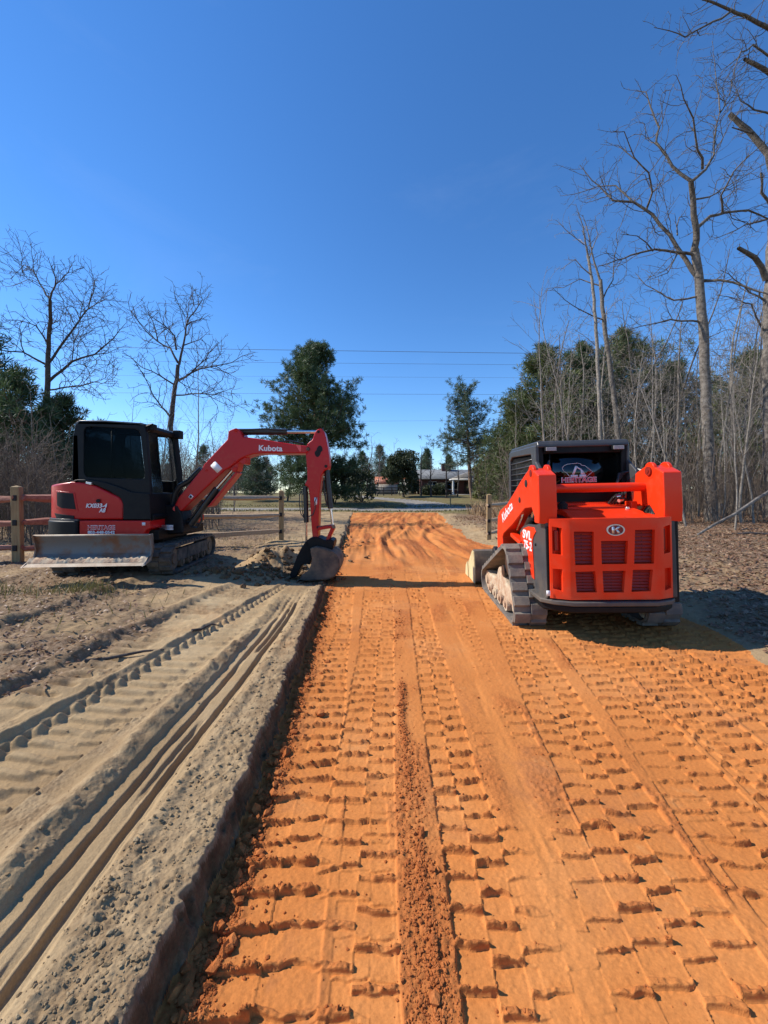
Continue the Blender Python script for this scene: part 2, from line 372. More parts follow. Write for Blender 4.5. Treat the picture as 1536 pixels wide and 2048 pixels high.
def terrain(x, y):
    """final height plus colour masks (clay, crumb, litter with bank shade, grass)"""
    xl = np.interp(y, LEFT_Y, LEFT_X); xr = np.interp(y, RIGHT_Y, RIGHT_X)
    fine = 1 - ss(10, 22, y)                                   # very small relief only where it can be seen
    wob = 0.065 * (fbm(x, y, 0.35, 4, 3) - 0.5) + 0.026 * (vn(x, y, 0.05, 9) - 0.5) + 0.022 * (vn(x, y, 0.02, 10) - 0.5)
    xw = x + wob * (1 + 1.5 * ss(6, 12, y))
    z = base_z(xw, y)
    clay = ss(-0.012, 0.012, xw - xl - 0.012) * (1 - ss(-0.05, 0.25, xw - xr + 0.25 * (vn(x, y, 0.4, 44) - 0.5))) * (1 - ss(27, 27.6, y + 0.8 * (vn(x, y, 0.7, 5) - .5)))
    # ---------------- clay side
    w1 = worley(x, y, 0.016, 2); w2 = worley(x, y, 0.036, 7)
    lump = (1 - w1) * 0.007 + np.clip(0.55 - w2, 0, 1) * 0.026 * vn(x, y, 0.09, 77)
    crumb = np.ones_like(x) * (0.15 + 0.5 * ss(0.48, 0.68, fbm(x, y, 0.4, 3, 12)))
    hc = np.zeros_like(x)
    c3 = [(0, .36, 0), (.36, .64, .42), (.64, 1.01, .1)]
    c2 = [(0, .55, 0), (.55, 1.01, .5)]
    n = 6.2
    lane(hc, crumb, x, y, -0.52, -0.055, 0.40, 0.106, 0.1, 0.020, [(0, .55, 0.1), (.55, 1.01, 0)], 100, y1=n)
    lane(hc, crumb, x, y, -0.125, -0.03, 0.20, 0.106, 0.35, 0.017, [(0, .6, 0), (.6, 1.01, .08)], 120, y1=n, tilt=0.55)
    lane(hc, crumb, x, y, 0.19, 0.025, 0.25, 0.106, 0.75, 0.017, [(0, .45, 0), (.45, 1.01, .45)], 140, y1=n + 1)
    lane(hc, crumb, x, y, 0.44, 0.07, 0.23, 0.106, 0.2, 0.010, c3, 150, y0=3.2, y1=n + 2, fade=0.8)
    lane(hc, crumb, x, y, 0.62, 0.13, 0.40, 0.106, 0.55, 0.014, c3, 160, y1=7.5)
    lane(hc, crumb, x, y, 1.05, 0.155, 0.36, 0.106, 0.15, 0.017, c2, 180, y1=7)
    lane(hc, crumb, x, y, 1.43, 0.16, 0.36, 0.106, 0.8, 0.019, [(0, .4, .2), (.4, 1.01, 0)], 200, y1=7)
    lane(hc, crumb, x, y, 1.82, 0.16, 0.36, 0.106, 0.4, 0.022, c3, 220, y1=6)
    lane(hc, crumb, x, y, 2.2, 0.14, 0.40, 0.106, 0.0, 0.022, c2, 240, y1=6)
    lane(hc, crumb, x, y, 2.62, 0.13, 0.36, 0.106, 0.6, 0.019, c3, 260, y1=6)
    for q, (a0, sl_, wd_, ph_) in enumerate(((-0.30, 0.02, 0.33, .3), (0.30, 0.10, 0.36, .7), (0.95, 0.19, 0.38, .05), (1.6, 0.10, 0.4, .5), (2.3, 0.2, 0.36, .2))):   # later, fainter passes over the same ground
        h2_ = np.zeros_like(x); c2_ = crumb.copy(); i2 = lane(h2_, c2_, x, y, a0, sl_, wd_, 0.106, ph_, 0.014, c3 if q % 2 else c2, 300 + 20 * q, y1=6.5)
        m2 = ss(0.44, 0.52, fbm(x, y * .6, 0.7, 3, 400 + q)) * i2; hc = hc * (1 - 0.75 * m2) + h2_ * m2; crumb = crumb * (1 - m2) + c2_ * m2
    # smeared smooth pass between the lanes
    sm = bell(x - 0.06 * y + 0.05 * (vn(x, y, 0.6, 401) - .5), 0.515, 0.075) * (1 - ss(4, 7, y)) * (0.15 + 0.7 * ss(.4, .65, fbm(x, y * .5, 0.5, 3, 402))); crumb *= 1 - 0.95 * np.clip(sm * 1.3, 0, 1); hc = hc * (1 - 0.85 * np.clip(sm * 1.4, 0, 1)) + sm * (0.006 * (vn(x, y * 0.16, 0.025, 8) - 0.5) - 0.002)
    st = bell(x + 0.05 * (fbm(x, y, 0.25, 3, 403) - .5), 0.135 + 0.02 * np.sin(y * 2), 0.034) * (1 - ss(2.6, 4.2, y)) * ss(.3, .55, fbm(x, y, 0.3, 2, 404)); crumb = np.maximum(crumb, st)           # loose strip
    gut = bell(xw, xl + 0.08, 0.07); crumb = np.maximum(crumb, gut * 0.95)
    # far half: long scraped streaks and turning marks
    fr = ss(6.5, 9.5, y)
    tx = x - 0.05 * y - 0.35 * np.sin(y * 0.22 + 0.6)
    streak = (vn(tx, y * 0.05, 0.14, 61) - 0.5) * 0.07 + (vn(tx + 0.03 * y, y * 0.08, 0.06, 62) - 0.5) * 0.03
    for (cx_, cy_, rad) in ((4.6, 11.2, 4.7), (5.2, 11.6, 4.0), (-4.2, 16.5, 5.2), (6.4, 15.5, 5.0)):
        dd = np.hypot(x - cx_, (y - cy_) * 0.55)
        g = bell(dd, rad, 0.10) - 0.8 * bell(dd, rad - 0.2, 0.1)
        streak = streak + 0.05 * g * (np.abs(x - 0.6) < 2.4)
    hc += fr * (streak + 0.05 * (fbm(x, y, 0.9, 3, 15) - 0.5))
    crumb = crumb * (1 - fr) + fr * (0.15 + 0.7 * ss(0.45, 0.6, vn(tx, y * 0.12, 0.22, 63)))
    hc += (crumb * lump * 1.15 + 0.0022 * (vn(x, y, 0.012, 4) - 0.5)) * fine + 0.012 * (fbm(x, y, 0.6, 2, 18) - 0.5)
    # ---------------- sand, left
    d = xl - xw
    plate = ss(0.0, 0.05, d)
    hs = 0.02 * (fbm(x, y, 0.5, 4, 25) - 0.5)
    loose = ss(0.42, 0.62, fbm(x, y, 0.35, 3, 28))
    strip = ss(0.02, 0.06, d) * (1 - ss(0.28, 0.34, d)); loose = np.maximum(loose, strip * 0.8)
    cl = np.clip(0.6 - worley(x, y, 0.017, 31), 0, 1) * 0.005 + np.clip(0.42 - worley(x, y, 0.05, 33), 0, 1) * 0.024 * ss(.45, .75, vn(x, y, 0.12, 34)) + 0.016 * (fbm(x, y, 0.07, 4, 32, .65) - .5)
    # smooth rut with three fine grooves
    rx = x + 0.98 + 0.012 * (vn(x * 0, y, 0.35, 410) - .5) + 0.010 * (fbm(x, y, 0.08, 3, 411) - .5) + 0.045 * ss(2.2, 5.5, y) * (y - 2.2) + 0.035 * np.sin(y * 0.8)
    rut = (ss(-0.20, -0.17, rx) * (1 - ss(0.045, 0.075, rx))) * (1 - ss(4.3, 5.4, y))
    gro = -0.032 * ((ss(-0.125, -0.115, rx) * (1 - ss(-0.093, -0.078, rx))) * (0.6 + 0.4 * ss(.3, .6, vn(x, y, 0.25, 36))) + ss(-0.055, -0.047, rx) * (1 - ss(-0.028, -0.018, rx)) * 0.8 * ss(.25, .5, vn(x, y, 0.3, 37)) + ss(-0.01, 0.0, rx) * (1 - ss(0.02, 0.035, rx)))
    hs = hs * (1 - 0.7 * rut) + rut * (gro - 0.022)
    loose *= 1 - rut
    wall = bell(rx, -0.27, 0.06) * (1 - ss(4.3, 5.6, y)); hs += wall * (0.045 + 0.03 * (vn(x, y, 0.06, 39) - 0.5)); loose = np.maximum(loose, wall * 0.9)
    wall2 = bell(rx, 0.12, 0.03) * (1 - ss(4.3, 5.6, y)); hs += wall2 * 0.012
    # excavator belt print
    ex = x - (-2.22 + 0.15 * y); el = (ss(0.0, 0.02, ex) * (1 - ss(0.44, 0.47, ex))) * (1 - ss(5.0, 5.8, y))
    t = (y + 0.01 * (vn(x, y, 0.1, 41) - .5)) / 0.105; r = (t - np.floor(t)).astype(np.float32)
    notch = bell(ex, 0.03, 0.028) * (0.5 + 0.5 * np.cos(2 * np.pi * r)) * 0.05
    t2 = t + ex * 1.2; r2 = (t2 - np.floor(t2)).astype(np.float32)
    bar = ss(0, 0.15, r2) * (1 - ss(0.35, 0.6, r2)) * ss(0.06, 0.1, ex) * (1 - ss(0.3, 0.36, ex)) * 0.026 * (0.4 + 0.6 * ss(0.35, 0.55, vn(x, y, 0.4, 43)))
    blk = ss(0.31, 0.33, ex) * (1 - ss(0.43, 0.45, ex)) * ss(0, 0.1, r) * (1 - ss(0.2, 0.3, r)) * 0.018
    hs = hs * (1 - 0.5 * el) + el * (notch + bar + blk - 0.028)
    loose *= 1 - 0.85 * el
    lip = bell(ex, -0.05, 0.03) * (1 - ss(5.0, 5.8, y)); hs += lip * 0.035 * (0.6 + 0.8 * vn(x, y, 0.08, 45))
    # older prints and ruts farther left
    for q, (sx, sl) in enumerate(((-2.75, 0.12), (-3.6, 0.02), (-4.9, -0.06))):
        e2 = x - (sx + sl * y); l2 = ss(0, 0.06, e2) * (1 - ss(0.36, 0.44, e2)) * ss(0.5, 1.5, y) * (1 - ss(5.0, 5.9, y))
        hs += l2 * (0.03 * ss(.1, .5, np.sin(2 * np.pi * (y / 0.13 + 0.4 * e2)) * 0.5 + 0.5) * ss(.3, .6, vn(x, y, 0.35, 48 + q)) - 0.03) + bell(e2, -0.06, 0.07) * 0.04 * (1 - ss(5, 6, y))
    rough_l = ss(1.15, 1.9, d + 0.9 * (fbm(x, y, 0.9, 3, 50) - 0.5) - 0.25 * ss(2.5, 1.2, y))
    hs += rough_l * (0.09 * (fbm(x, y, 0.55, 4, 51) - 0.5) + 0.03 * (vn(x, y, 0.07, 52) - 0.5))
    hs += ss(6.2, 8, y) * (0.16 * (fbm(x, y * 0.8, 0.8, 4, 53) - 0.5)) * (1 - ss(24, 30, y))
    hs += cl * (0.35 + 0.75 * loose) * (1 - 0.8 * rut) * fine
    # spoil heap beside the bucket and clods of the dig
    heap = 0.42 * bell(x, -1.95, 0.40) * bell(y, 6.85, 0.40) + 0.20 * bell(x, -1.35, 0.35) * bell(y, 7.15, 0.25) + 0.16 * bell(x, -2.5, 0.25) * bell(y, 6.0, 0.15) + 0.14 * bell(x, -1.15, 0.3) * bell(y, 8.6, 0.6)
    hs += heap * (0.75 + 0.9 * (fbm(x, y, 0.25, 3, 55) - 0.5)) * ss(-0.2, 0.1, d)
    # ---------------- right bank
    dr = xw - xr
    hr = ss(0.0, 0.8, dr) * (0.13 * (fbm(x, y, 0.7, 4, 71) - 0.5) + 0.04 * (vn(x, y, 0.09, 72) - 0.5) + cl * 0.9 * fine) * (1 - ss(28, 32, y))
    hr += 0.09 * bell(dr, 0.9, 0.3) * vn(x, y, 0.6, 74) * ss(3, 5, y)
    near = (1 - ss(27.0, 28.5, y))
    left = x < 0.5
    z = z + clay * hc * near + np.where(left, plate * (hs + 0.010 * (fbm(x, y, 0.11, 3, 412) - .5)), hr) * near
    # colour masks
    litter = np.where(left, 0.85 * ss(0.50, 0.86, rough_l * 0.55 + 0.9 * (fbm(x, y, 0.7, 4, 81) - 0.22)), ss(0.35, 1.9, dr + 1.9 * (fbm(x, y, 1.0, 4, 82) - 0.5) + 0.9 * ss(5.2, 3.6, y)))
    litter = litter * (1 - ss(23, 28, y + (fbm(x, y, 3, 2, 84) - .5) * 4) * left)
    litter = np.maximum(litter, 1.0 * bell(xw - xl, -0.006, 0.03) * (y < 12))  # dark tone along the bank face too: painted shade, no leaves
    grass = ss(27.2, 28.2, y + (x > 4) * 3 + 1.5 * (vn(x, y, 1.5, 91) - 0.5))
    return z, clay, np.clip(np.where(left & (clay < 0.5), loose, crumb), 0, 1), litter, grass

# ------------------------------------------------------------------ ground sheet
def soil_material(name, kind):
    m, t, b = nodes(name); b.inputs['Roughness'].default_value = 0.97; b.inputs['Specular IOR Level'].default_value = 0.15
    at = t.nodes.new('ShaderNodeAttribute'); at.attribute_name = 'mask'
    sp = t.nodes.new('ShaderNodeSeparateColor'); t.links.new(at.outputs['Color'], sp.inputs[0])
    big = noise(t, 0.8, 4, 0.65); mid = noise(t, 9, 6, 0.7); fine = noise(t, 120, 5, 0.75)
    if kind == 'clay':
        pressed = ramp(t, big.outputs['Fac'], [(0.25, (0.46, 0.155, 0.037)), (0.5, (0.56, 0.208, 0.055)), (0.75, (0.63, 0.275, 0.093))])
        loose = ramp(t, mid.outputs['Fac'], [(0.3, (0.28, 0.082, 0.024)), (0.55, (0.41, 0.125, 0.034)), (0.75, (0.50, 0.18, 0.055))])
        c = mixc(t, sp.outputs[0], pressed.outputs[0], loose.outputs[0])
        # greyish damp stains and sand dragged over the clay
        st = noise(t, 1.7, 5, 0.75, dist=0.6); sr = ramp(t, st.outputs['Fac'], [(0.54, (0, 0, 0)), (0.70, (0.6, 0.6, 0.6))])
        c = mixc(t, sr.outputs[0], c, (0.34, 0.135, 0.055))
        s2 = noise(t, 3.1, 5, 0.7); s2r = ramp(t, s2.outputs['Fac'], [(0.60, (0, 0, 0)), (0.75, (0.4, 0.4, 0.4))])
        c = mixc(t, s2r.outputs[0], c, (0.60, 0.34, 0.14))
    else:
        sand = ramp(t, big.outputs['Fac'], [(0.3, (0.27, 0.178, 0.088)), (0.5, (0.375, 0.265, 0.142)), (0.72, (0.46, 0.35, 0.205))])
        loose = ramp(t, mid.outputs['Fac'], [(0.3, (0.20, 0.13, 0.068)), (0.6, (0.37, 0.265, 0.148))])
        c = mixc(t, sp.outputs[0], sand.outputs[0], loose.outputs[0])
        rd = noise(t, 0.9, 5, 0.7, dist=0.5); rr = ramp(t, rd.outputs['Fac'], [(0.56, (0, 0, 0)), (0.72, (0.55, 0.55, 0.55))])
        c = mixc(t, rr.outputs[0], c, (0.42, 0.235, 0.105))
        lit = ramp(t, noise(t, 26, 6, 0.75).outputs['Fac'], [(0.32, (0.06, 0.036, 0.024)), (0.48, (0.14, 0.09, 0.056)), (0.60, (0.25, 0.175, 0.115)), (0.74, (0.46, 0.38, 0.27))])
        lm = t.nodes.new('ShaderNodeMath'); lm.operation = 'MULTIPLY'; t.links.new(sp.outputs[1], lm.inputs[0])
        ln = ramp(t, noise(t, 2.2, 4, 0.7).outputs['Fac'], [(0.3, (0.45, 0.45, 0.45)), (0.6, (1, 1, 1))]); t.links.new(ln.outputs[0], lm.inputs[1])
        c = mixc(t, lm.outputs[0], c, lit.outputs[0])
        gr = ramp(t, noise(t, 0.5, 6, 0.75).outputs['Fac'], [(0.3, (0.10, 0.062, 0.035)), (0.5, (0.165, 0.135, 0.06)), (0.7, (0.20, 0.19, 0.075))])
        c = mixc(t, sp.outputs[2], c, gr.outputs[0])
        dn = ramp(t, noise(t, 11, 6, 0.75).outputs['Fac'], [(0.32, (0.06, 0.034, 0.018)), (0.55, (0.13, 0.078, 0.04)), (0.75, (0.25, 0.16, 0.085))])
        c = mixc(t, at.outputs['Alpha'], c, dn.outputs[0])        # shade on the cut bank face, put into the soil colour
    fr = ramp(t, fine.outputs['Fac'], [(0.3, (0.74, 0.72, 0.70)), (0.7, (1.10, 1.10, 1.10))])
    mm = t.nodes.new('ShaderNodeMix'); mm.data_type = 'RGBA'; mm.blend_type = 'MULTIPLY'; mm.inputs[0].default_value = 0.8
    t.links.new(c, mm.inputs[6]); t.links.new(fr.outputs[0], mm.inputs[7]); t.links.new(mm.outputs[2], b.inputs['Base Color'])
    ad = t.nodes.new('ShaderNodeMath'); ad.operation = 'MULTIPLY_ADD'; ad.inputs[1].default_value = 0.5
    t.links.new(fine.outputs['Fac'], ad.inputs[0]); t.links.new(noise(t, 34, 6, 0.7).outputs['Fac'], ad.inputs[2])
    if kind == 'clay':
        sc = t.nodes.new('ShaderNodeMath'); sc.operation = 'MULTIPLY_ADD'; sc.inputs[1].default_value = 0.8; sc.inputs[2].default_value = 0.22; t.links.new(sp.outputs[0], sc.inputs[0])
        mu = t.nodes.new('ShaderNodeMath'); mu.operation = 'MULTIPLY'; t.links.new(ad.outputs[0], mu.inputs[0]); t.links.new(sc.outputs[0], mu.inputs[1]); bump(t, mu.outputs[0], b, 0.6, 0.016)
    else: bump(t, ad.outputs[0], b, 0.5, 0.014)
    return m
M['clay'] = soil_material('orange_clay', 'clay'); M['soil'] = soil_material('grey_sand', 'sand')
M['asphalt'] = simple('pale_asphalt', (0.17, 0.155, 0.13), (0.26, 0.235, 0.20), 3, 0.95)

NCOL, NROW = 1250, 950
near_rows = 1.0 / np.linspace(1 / 0.78, 1 / 40.0, NROW)
ys = np.concatenate([[-60, -30, -15, -8, -4, -2, -1, -0.4, 0, 0.25, 0.45, 0.6, 0.7], near_rows, np.arange(40.7, 64, .7), np.array([66, 72, 80, 95, 120, 160, 230, 340, 500, 800, 1500])])
us = np.concatenate([-np.geomspace(8, 1.25, 40)[:-1], np.linspace(-1.22, 1.22, NCOL), np.geomspace(1.25, 8, 40)[1:]])
wy = np.maximum(np.abs(ys) + 0.6, 1.3)
X = us[None, :] * wy[:, None]; Y = np.repeat(ys[:, None], len(us), 1)
Z, CLAY, CR, LITTER_SHADE, GR = terrain(X.ravel(), Y.ravel())
Xr, Yr = X.ravel(), Y.ravel()
road = ss(29.3, 29.7, Yr + 0.25 * vn(Xr, Yr, 1.5, 201)) * (1 - ss(35.2, 35.6, Yr))
dcx = np.interp(Yr, [35, 40, 45, 50, 54, 60, 70], [5.2, 5.0, 4.3, 1.2, -3, -8, -16]); dhw = np.interp(Yr, [35, 37, 45, 60], [5.0, 3.0, 2.1, 2.2])
drv = (1 - ss(-0.3, 0.0, np.abs(Xr - dcx) - dhw)) * (Yr > 35.2) * (Yr < 70)
Z = Z - 0.03 * np.maximum(road, drv) * (Yr > 20)
V = np.stack([Xr, Yr, Z], 1); nc = len(us); nr = len(ys)
idx = np.arange(nr * nc).reshape(nr, nc)
Q = np.stack([idx[:-1, :-1], idx[:-1, 1:], idx[1:, 1:], idx[1:, :-1]], -1).reshape(-1, 4)
fm = CLAY[Q].mean(1) > 0.5; pm = np.maximum(road, drv)[Q].mean(1) > 0.5; fm &= ~pm
_xl = np.interp(Yr, LEFT_Y, LEFT_X); BANK_SHADE = (np.clip(1.3 * bell(Xr - _xl, -0.010, 0.045), 0, 1) * (Z < 0.105) * (Xr < _xl + .06) * (Yr < 12)).astype(np.float32)  # mask for the shade painted on the face of the cut bank
COL = np.stack([CR, LITTER_SHADE, GR, BANK_SHADE], 1).astype(np.float32)
def sub_sheet(name, sel, mat):
    q = Q[sel]; u, inv = np.unique(q, return_inverse=True)
    me = np_mesh(name, V[u], inv.reshape(-1, 4), True)
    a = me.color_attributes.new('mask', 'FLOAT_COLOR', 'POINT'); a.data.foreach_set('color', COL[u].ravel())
    o = link_mesh(name, me, mat); o['kind'] = 'structure'; return o
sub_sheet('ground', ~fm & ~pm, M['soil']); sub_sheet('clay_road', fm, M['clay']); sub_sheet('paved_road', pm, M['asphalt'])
def tz(x, y):
    """terrain height with all relief at arrays of points"""
    return terrain(np.asarray(x, float), np.asarray(y, float))

# ------------------------------------------------------------------ loose clods, pebbles, leaves and weeds (uncountable)
rs = np.random.RandomState(7)
def ico(sub=1):
    bm = bmesh.new(); bmesh.ops.create_icosphere(bm, subdivisions=sub, radius=1.0)
    v = np.array([p.co[:] for p in bm.verts]); f = np.array([[q.index for q in p.verts] for p in bm.faces]); bm.free(); return v, f
IV, IF = ico(1); IV2, IF2 = ico(2)
def scatter_lumps(name, px, py, pz, sz, mat, label, cat, sub=1, smooth=False):
    bv, bf = (IV, IF) if sub == 1 else (IV2, IF2)
    n = len(px); k = len(bv)
    d = 1 + 0.42 * (rs.rand(n, k, 1) - 0.5) * (1.9 if sub == 1 else 1.0)
    a = rs.rand(n) * 6.28; ca, sa = np.cos(a), np.sin(a)
    s = bv[None] * d * (sz[:, None, None] * (0.7 + 0.6 * rs.rand(n, 1, 3)))
    s = np.stack([s[..., 0] * ca[:, None] - s[..., 1] * sa[:, None], s[..., 0] * sa[:, None] + s[..., 1] * ca[:, None], s[..., 2] * 0.75], -1)
    vv = s + np.stack([px, py, pz + sz * 0.25], -1)[:, None, :]
    ff = bf[None] + (np.arange(n) * k)[:, None, None]
    o = link_mesh(name, np_mesh(name, vv.reshape(-1, 3), ff.reshape(-1, 3), smooth), mat)
    return tag(o, label, cat, kind='stuff')
def soil_lump(name, stops):
    m, t, b = nodes(name); b.inputs['Roughness'].default_value = 1.0; b.inputs['Specular IOR Level'].default_value = 0.1
    n = noise(t, 14, 3, 0.7); r = ramp(t, n.outputs['Fac'], stops); t.links.new(r.outputs[0], b.inputs['Base Color'])
    bump(t, noise(t, 160, 4).outputs['Fac'], b, 0.5, 0.01); return m
M['clod'] = soil_lump('clay_clod', [(0.3, (0.26, 0.076, 0.024)), (0.5, (0.38, 0.118, 0.034)), (0.7, (0.48, 0.175, 0.055))])
M['pebble'] = soil_lump('sand_clod', [(0.3, (0.17, 0.11, 0.058)), (0.5, (0.27, 0.19, 0.105)), (0.7, (0.37, 0.28, 0.165))])
# clay crumbs: strips between prints, gutter under the bank
n = 42000
yy = 1 / (1 / 0.9 + rs.rand(n) * (1 / 7.5 - 1 / 0.9)); g = rs.rand(n)
xl_ = np.interp(yy, LEFT_Y, LEFT_X)
xx = np.where(g < 0.30, xl_ + 0.06 + np.abs(rs.randn(n)) * 0.10, np.where(g < 0.50, 0.135 + rs.randn(n) * 0.045, -0.55 + rs.rand(n) * (2.2 + 0.5 * yy)))
z_, cl_, cr_, _, _ = tz(xx, yy)
ok = (cl_ > 0.6) & (rs.rand(n) < cr_**2.2 + 0.015)
xx, yy, z_, g = xx[ok], yy[ok], z_[ok], g[ok]
sz = 0.0018 + 0.005 * rs.rand(len(xx))**3 + 0.018 * (rs.rand(len(xx)) < np.where(g < .3, 0.035, 0.004)) * rs.rand(len(xx))
sz *= (0.7 + 0.22 * yy)
scatter_lumps('clay_clods', xx, yy, z_, sz, M['clod'], 'crumbled orange clay lumps strewn over the fresh clay lane', 'clay clods')
n = 3800
yy = 1 / (1 / 0.9 + rs.rand(n) * (1 / 8 - 1 / 0.9)); xl_ = np.interp(yy, LEFT_Y, LEFT_X)
d_ = np.where(rs.rand(n) < 0.55, 0.02 + 0.33 * rs.rand(n), 0.02 + rs.rand(n) * (1.2 + 0.9 * yy)); xx = xl_ - d_
z_, cl_, cr_, _, _ = tz(xx, yy); ok = (cl_ < 0.3) & (rs.rand(n) < 0.08 + cr_**1.5)
xx, yy, z_ = xx[ok], yy[ok], z_[ok]
sz = (0.0018 + 0.007 * rs.rand(len(xx))**4) * (0.7 + 0.22 * yy)
scatter_lumps('sand_pebbles', xx, yy, z_, sz, M['pebble'], 'small grey sand lumps and pebbles beside the cut bank edge', 'pebbles')
# larger lumps: bank foot, spoil heap, right bank
def big_lumps(name, pts, mat, label):
    a = np.array(pts); z_ = tz(a[:, 0], a[:, 1])[0]
    scatter_lumps(name, a[:, 0], a[:, 1], z_, a[:, 2], mat, label, 'dirt lumps', sub=1)
pts = []
for k in range(150):
    y = 1 / (1 / 0.95 + rs.rand() * (1 / 6.5 - 1 / 0.95)); pts.append((np.interp(y, LEFT_Y, LEFT_X) + 0.02 + abs(rs.randn()) * 0.05, y, (0.005 + 0.02 * rs.rand()**3) * (.6 + .2 * y)))
big_lumps('clay_lumps', pts, M['clod'], 'fist-sized orange clay lumps along the foot of the cut bank')
pts = [(-1.7 + rs.randn() * 0.45, 6.4 + rs.randn() * 0.4, 0.008 + 0.05 * rs.rand()**3) for k in range(520)] + [(-2.5 + rs.randn() * 0.25, 6.0 + rs.randn() * 0.15, 0.02 + 0.05 * rs.rand()) for k in range(30)] + [(-1.2 + rs.randn() * 0.5, 10 + rs.randn() * 1.5, 0.015 + 0.04 * rs.rand()**2) for k in range(60)]
M['dark_soil'] = soil_lump('dark_spoil', [(0.3, (0.085, 0.05, 0.026)), (0.5, (0.15, 0.09, 0.048)), (0.7, (0.25, 0.165, 0.09))])
big_lumps('spoil_lumps', pts, M['dark_soil'], 'dark soil lumps heaped around the digging bucket')

def scatter_leaves(name, px, py, sz, mat, label, cat, lift=0.012, curl=0.5):
    n = len(px); pz = tz(px, py)[0]
    a = rs.rand(n) * 6.28; tl = rs.randn(n) * curl; L = sz; W = sz * (0.35 + 0.2 * rs.rand(n)); cu = sz * (0.12 + 0.25 * rs.rand(n))
    cx, sx = np.cos(a), np.sin(a); up = np.abs(np.sin(tl)) * sz
    f = np.stack([cx, sx, np.sin(tl) * 0.8], 1); f /= np.linalg.norm(f, axis=1)[:, None]
    s = np.stack([-sx, cx, 0.5 * rs.randn(n)], 1); s /= np.linalg.norm(s, axis=1)[:, None]
    c = np.stack([px, py, pz + lift * rs.rand(n) + up * 0.5], 1); u = np.array([0, 0, 1.0])
    v = np.stack([c - f * L[:, None], c + s * W[:, None] + u * cu[:, None], c + f * L[:, None] + u * (cu * .7)[:, None], c - s * W[:, None] + u * cu[:, None] * 0.9], 1)
    ff = np.stack([np.arange(n) * 4, np.arange(n) * 4 + 1, np.arange(n) * 4 + 3], 1), np.stack([np.arange(n) * 4 + 1, np.arange(n) * 4 + 2, np.arange(n) * 4 + 3], 1)
    o = link_mesh(name, np_mesh(name, v.reshape(-1, 3), np.concatenate(ff)), mat)
    return tag(o, label, cat, kind='stuff')
n = 44000
yy = 2.4 + rs.rand(n)**1.2 * 19; xr_ = np.interp(yy, RIGHT_Y, RIGHT_X); xx = xr_ + 0.15 + rs.rand(n) * (2 + yy * 0.8)
lt = tz(xx, yy)[3]; ok = rs.rand(n) < lt + 0.04
scatter_leaves('fallen_leaves', xx[ok], yy[ok], (0.02 + 0.035 * rs.rand(n))[ok] * (0.7 + 0.03 * yy[ok]), M['leaf'], 'dry brown oak leaves littering the ground under the bare trees', 'fallen leaves')
n = 15000
yy = 1.7 + rs.rand(n)**1.5 * 12; xl_ = np.interp(yy, LEFT_Y, LEFT_X); xx = xl_ - 0.95 - rs.rand(n)**0.8 * (0.6 + yy * 0.85)
lt = tz(xx, yy)[3]; ok = (rs.rand(n) < lt * 0.9) & (xx < xl_ - 0.9)
scatter_leaves('leaf_litter', xx[ok], yy[ok], (0.012 + 0.026 * rs.rand(n))[ok] * (0.6 + 0.05 * yy[ok]), M['leaf'], 'scraps of dead leaf on the sandy verge in front of the rail fence', 'leaf litter')
def scatter_grass(name, px, py, hh, mat, label, cat, wd=0.004):
    n = len(px); pz = tz(px, py)[0]; a = rs.rand(n) * 6.28; ln = hh * (0.25 + 0.6 * rs.rand(n)); b = rs.rand(n) * 6.28
    base = np.stack([px, py, pz - 0.01], 1); w_ = np.stack([np.cos(a), np.sin(a), 0 * a], 1) * (wd * (0.6 + 0.8 * rs.rand(n)))[:, None]
    d = np.stack([np.cos(b) * ln, np.sin(b) * ln, hh], 1)
    mid = base + d * 0.55 + np.stack([0*a, 0*a, hh * 0.1], 1)
    v = np.stack([base - w_, base + w_, mid + w_ * 0.7, mid - w_ * 0.7, base + d], 1); i = np.arange(n) * 5
    o = link_mesh(name, np_mesh(name, v.reshape(-1, 3), [np.stack([i, i+1, i+2, i+3], 1), np.stack([i+3, i+2, i+4], 1)]), mat)
    return tag(o, label, cat, kind='stuff')
cx = np.concatenate([rs.randn(260) * 0.22 - 3.7, rs.randn(200) * 0.3 - 4.6, rs.uniform(-6.5, -2.2, 220), rs.uniform(-5, -2, 240)])
cy = np.concatenate([rs.randn(260) * 0.08 + 4.75, rs.randn(200) * 0.1 + 4.6, rs.uniform(3.2, 5.0, 220), rs.uniform(8, 11, 240)])
scatter_grass('verge_weeds', cx, cy, 0.05 + 0.13 * rs.rand(len(cx)), M['weed'], 'thin yellow-green weeds sprouting in front of the dozer blade', 'weeds')
n = 9000; xx = rs.uniform(-45, 40, n); yy = rs.uniform(27.6, 29.2, n) + (rs.rand(n) < 0.5) * rs.uniform(7.5, 12, n)
scatter_grass('roadside_grass', xx, yy, 0.06 + 0.12 * rs.rand(n), M['weed'], 'short green grass along the paved road at the end of the lane', 'grass', 0.03)
n = 5000; xx = rs.uniform(5.2, 9.5, n); yy = rs.uniform(15, 24, n)
scatter_grass('broom_sedge', xx, yy, 0.35 + 0.6 * rs.rand(n), simple('tan_dead_grass', (0.30, 0.19, 0.10), (0.42, 0.30, 0.17), 3, 0.9), 'tall tan dead grass behind the pale post at the gateway', 'dead grass', 0.012)

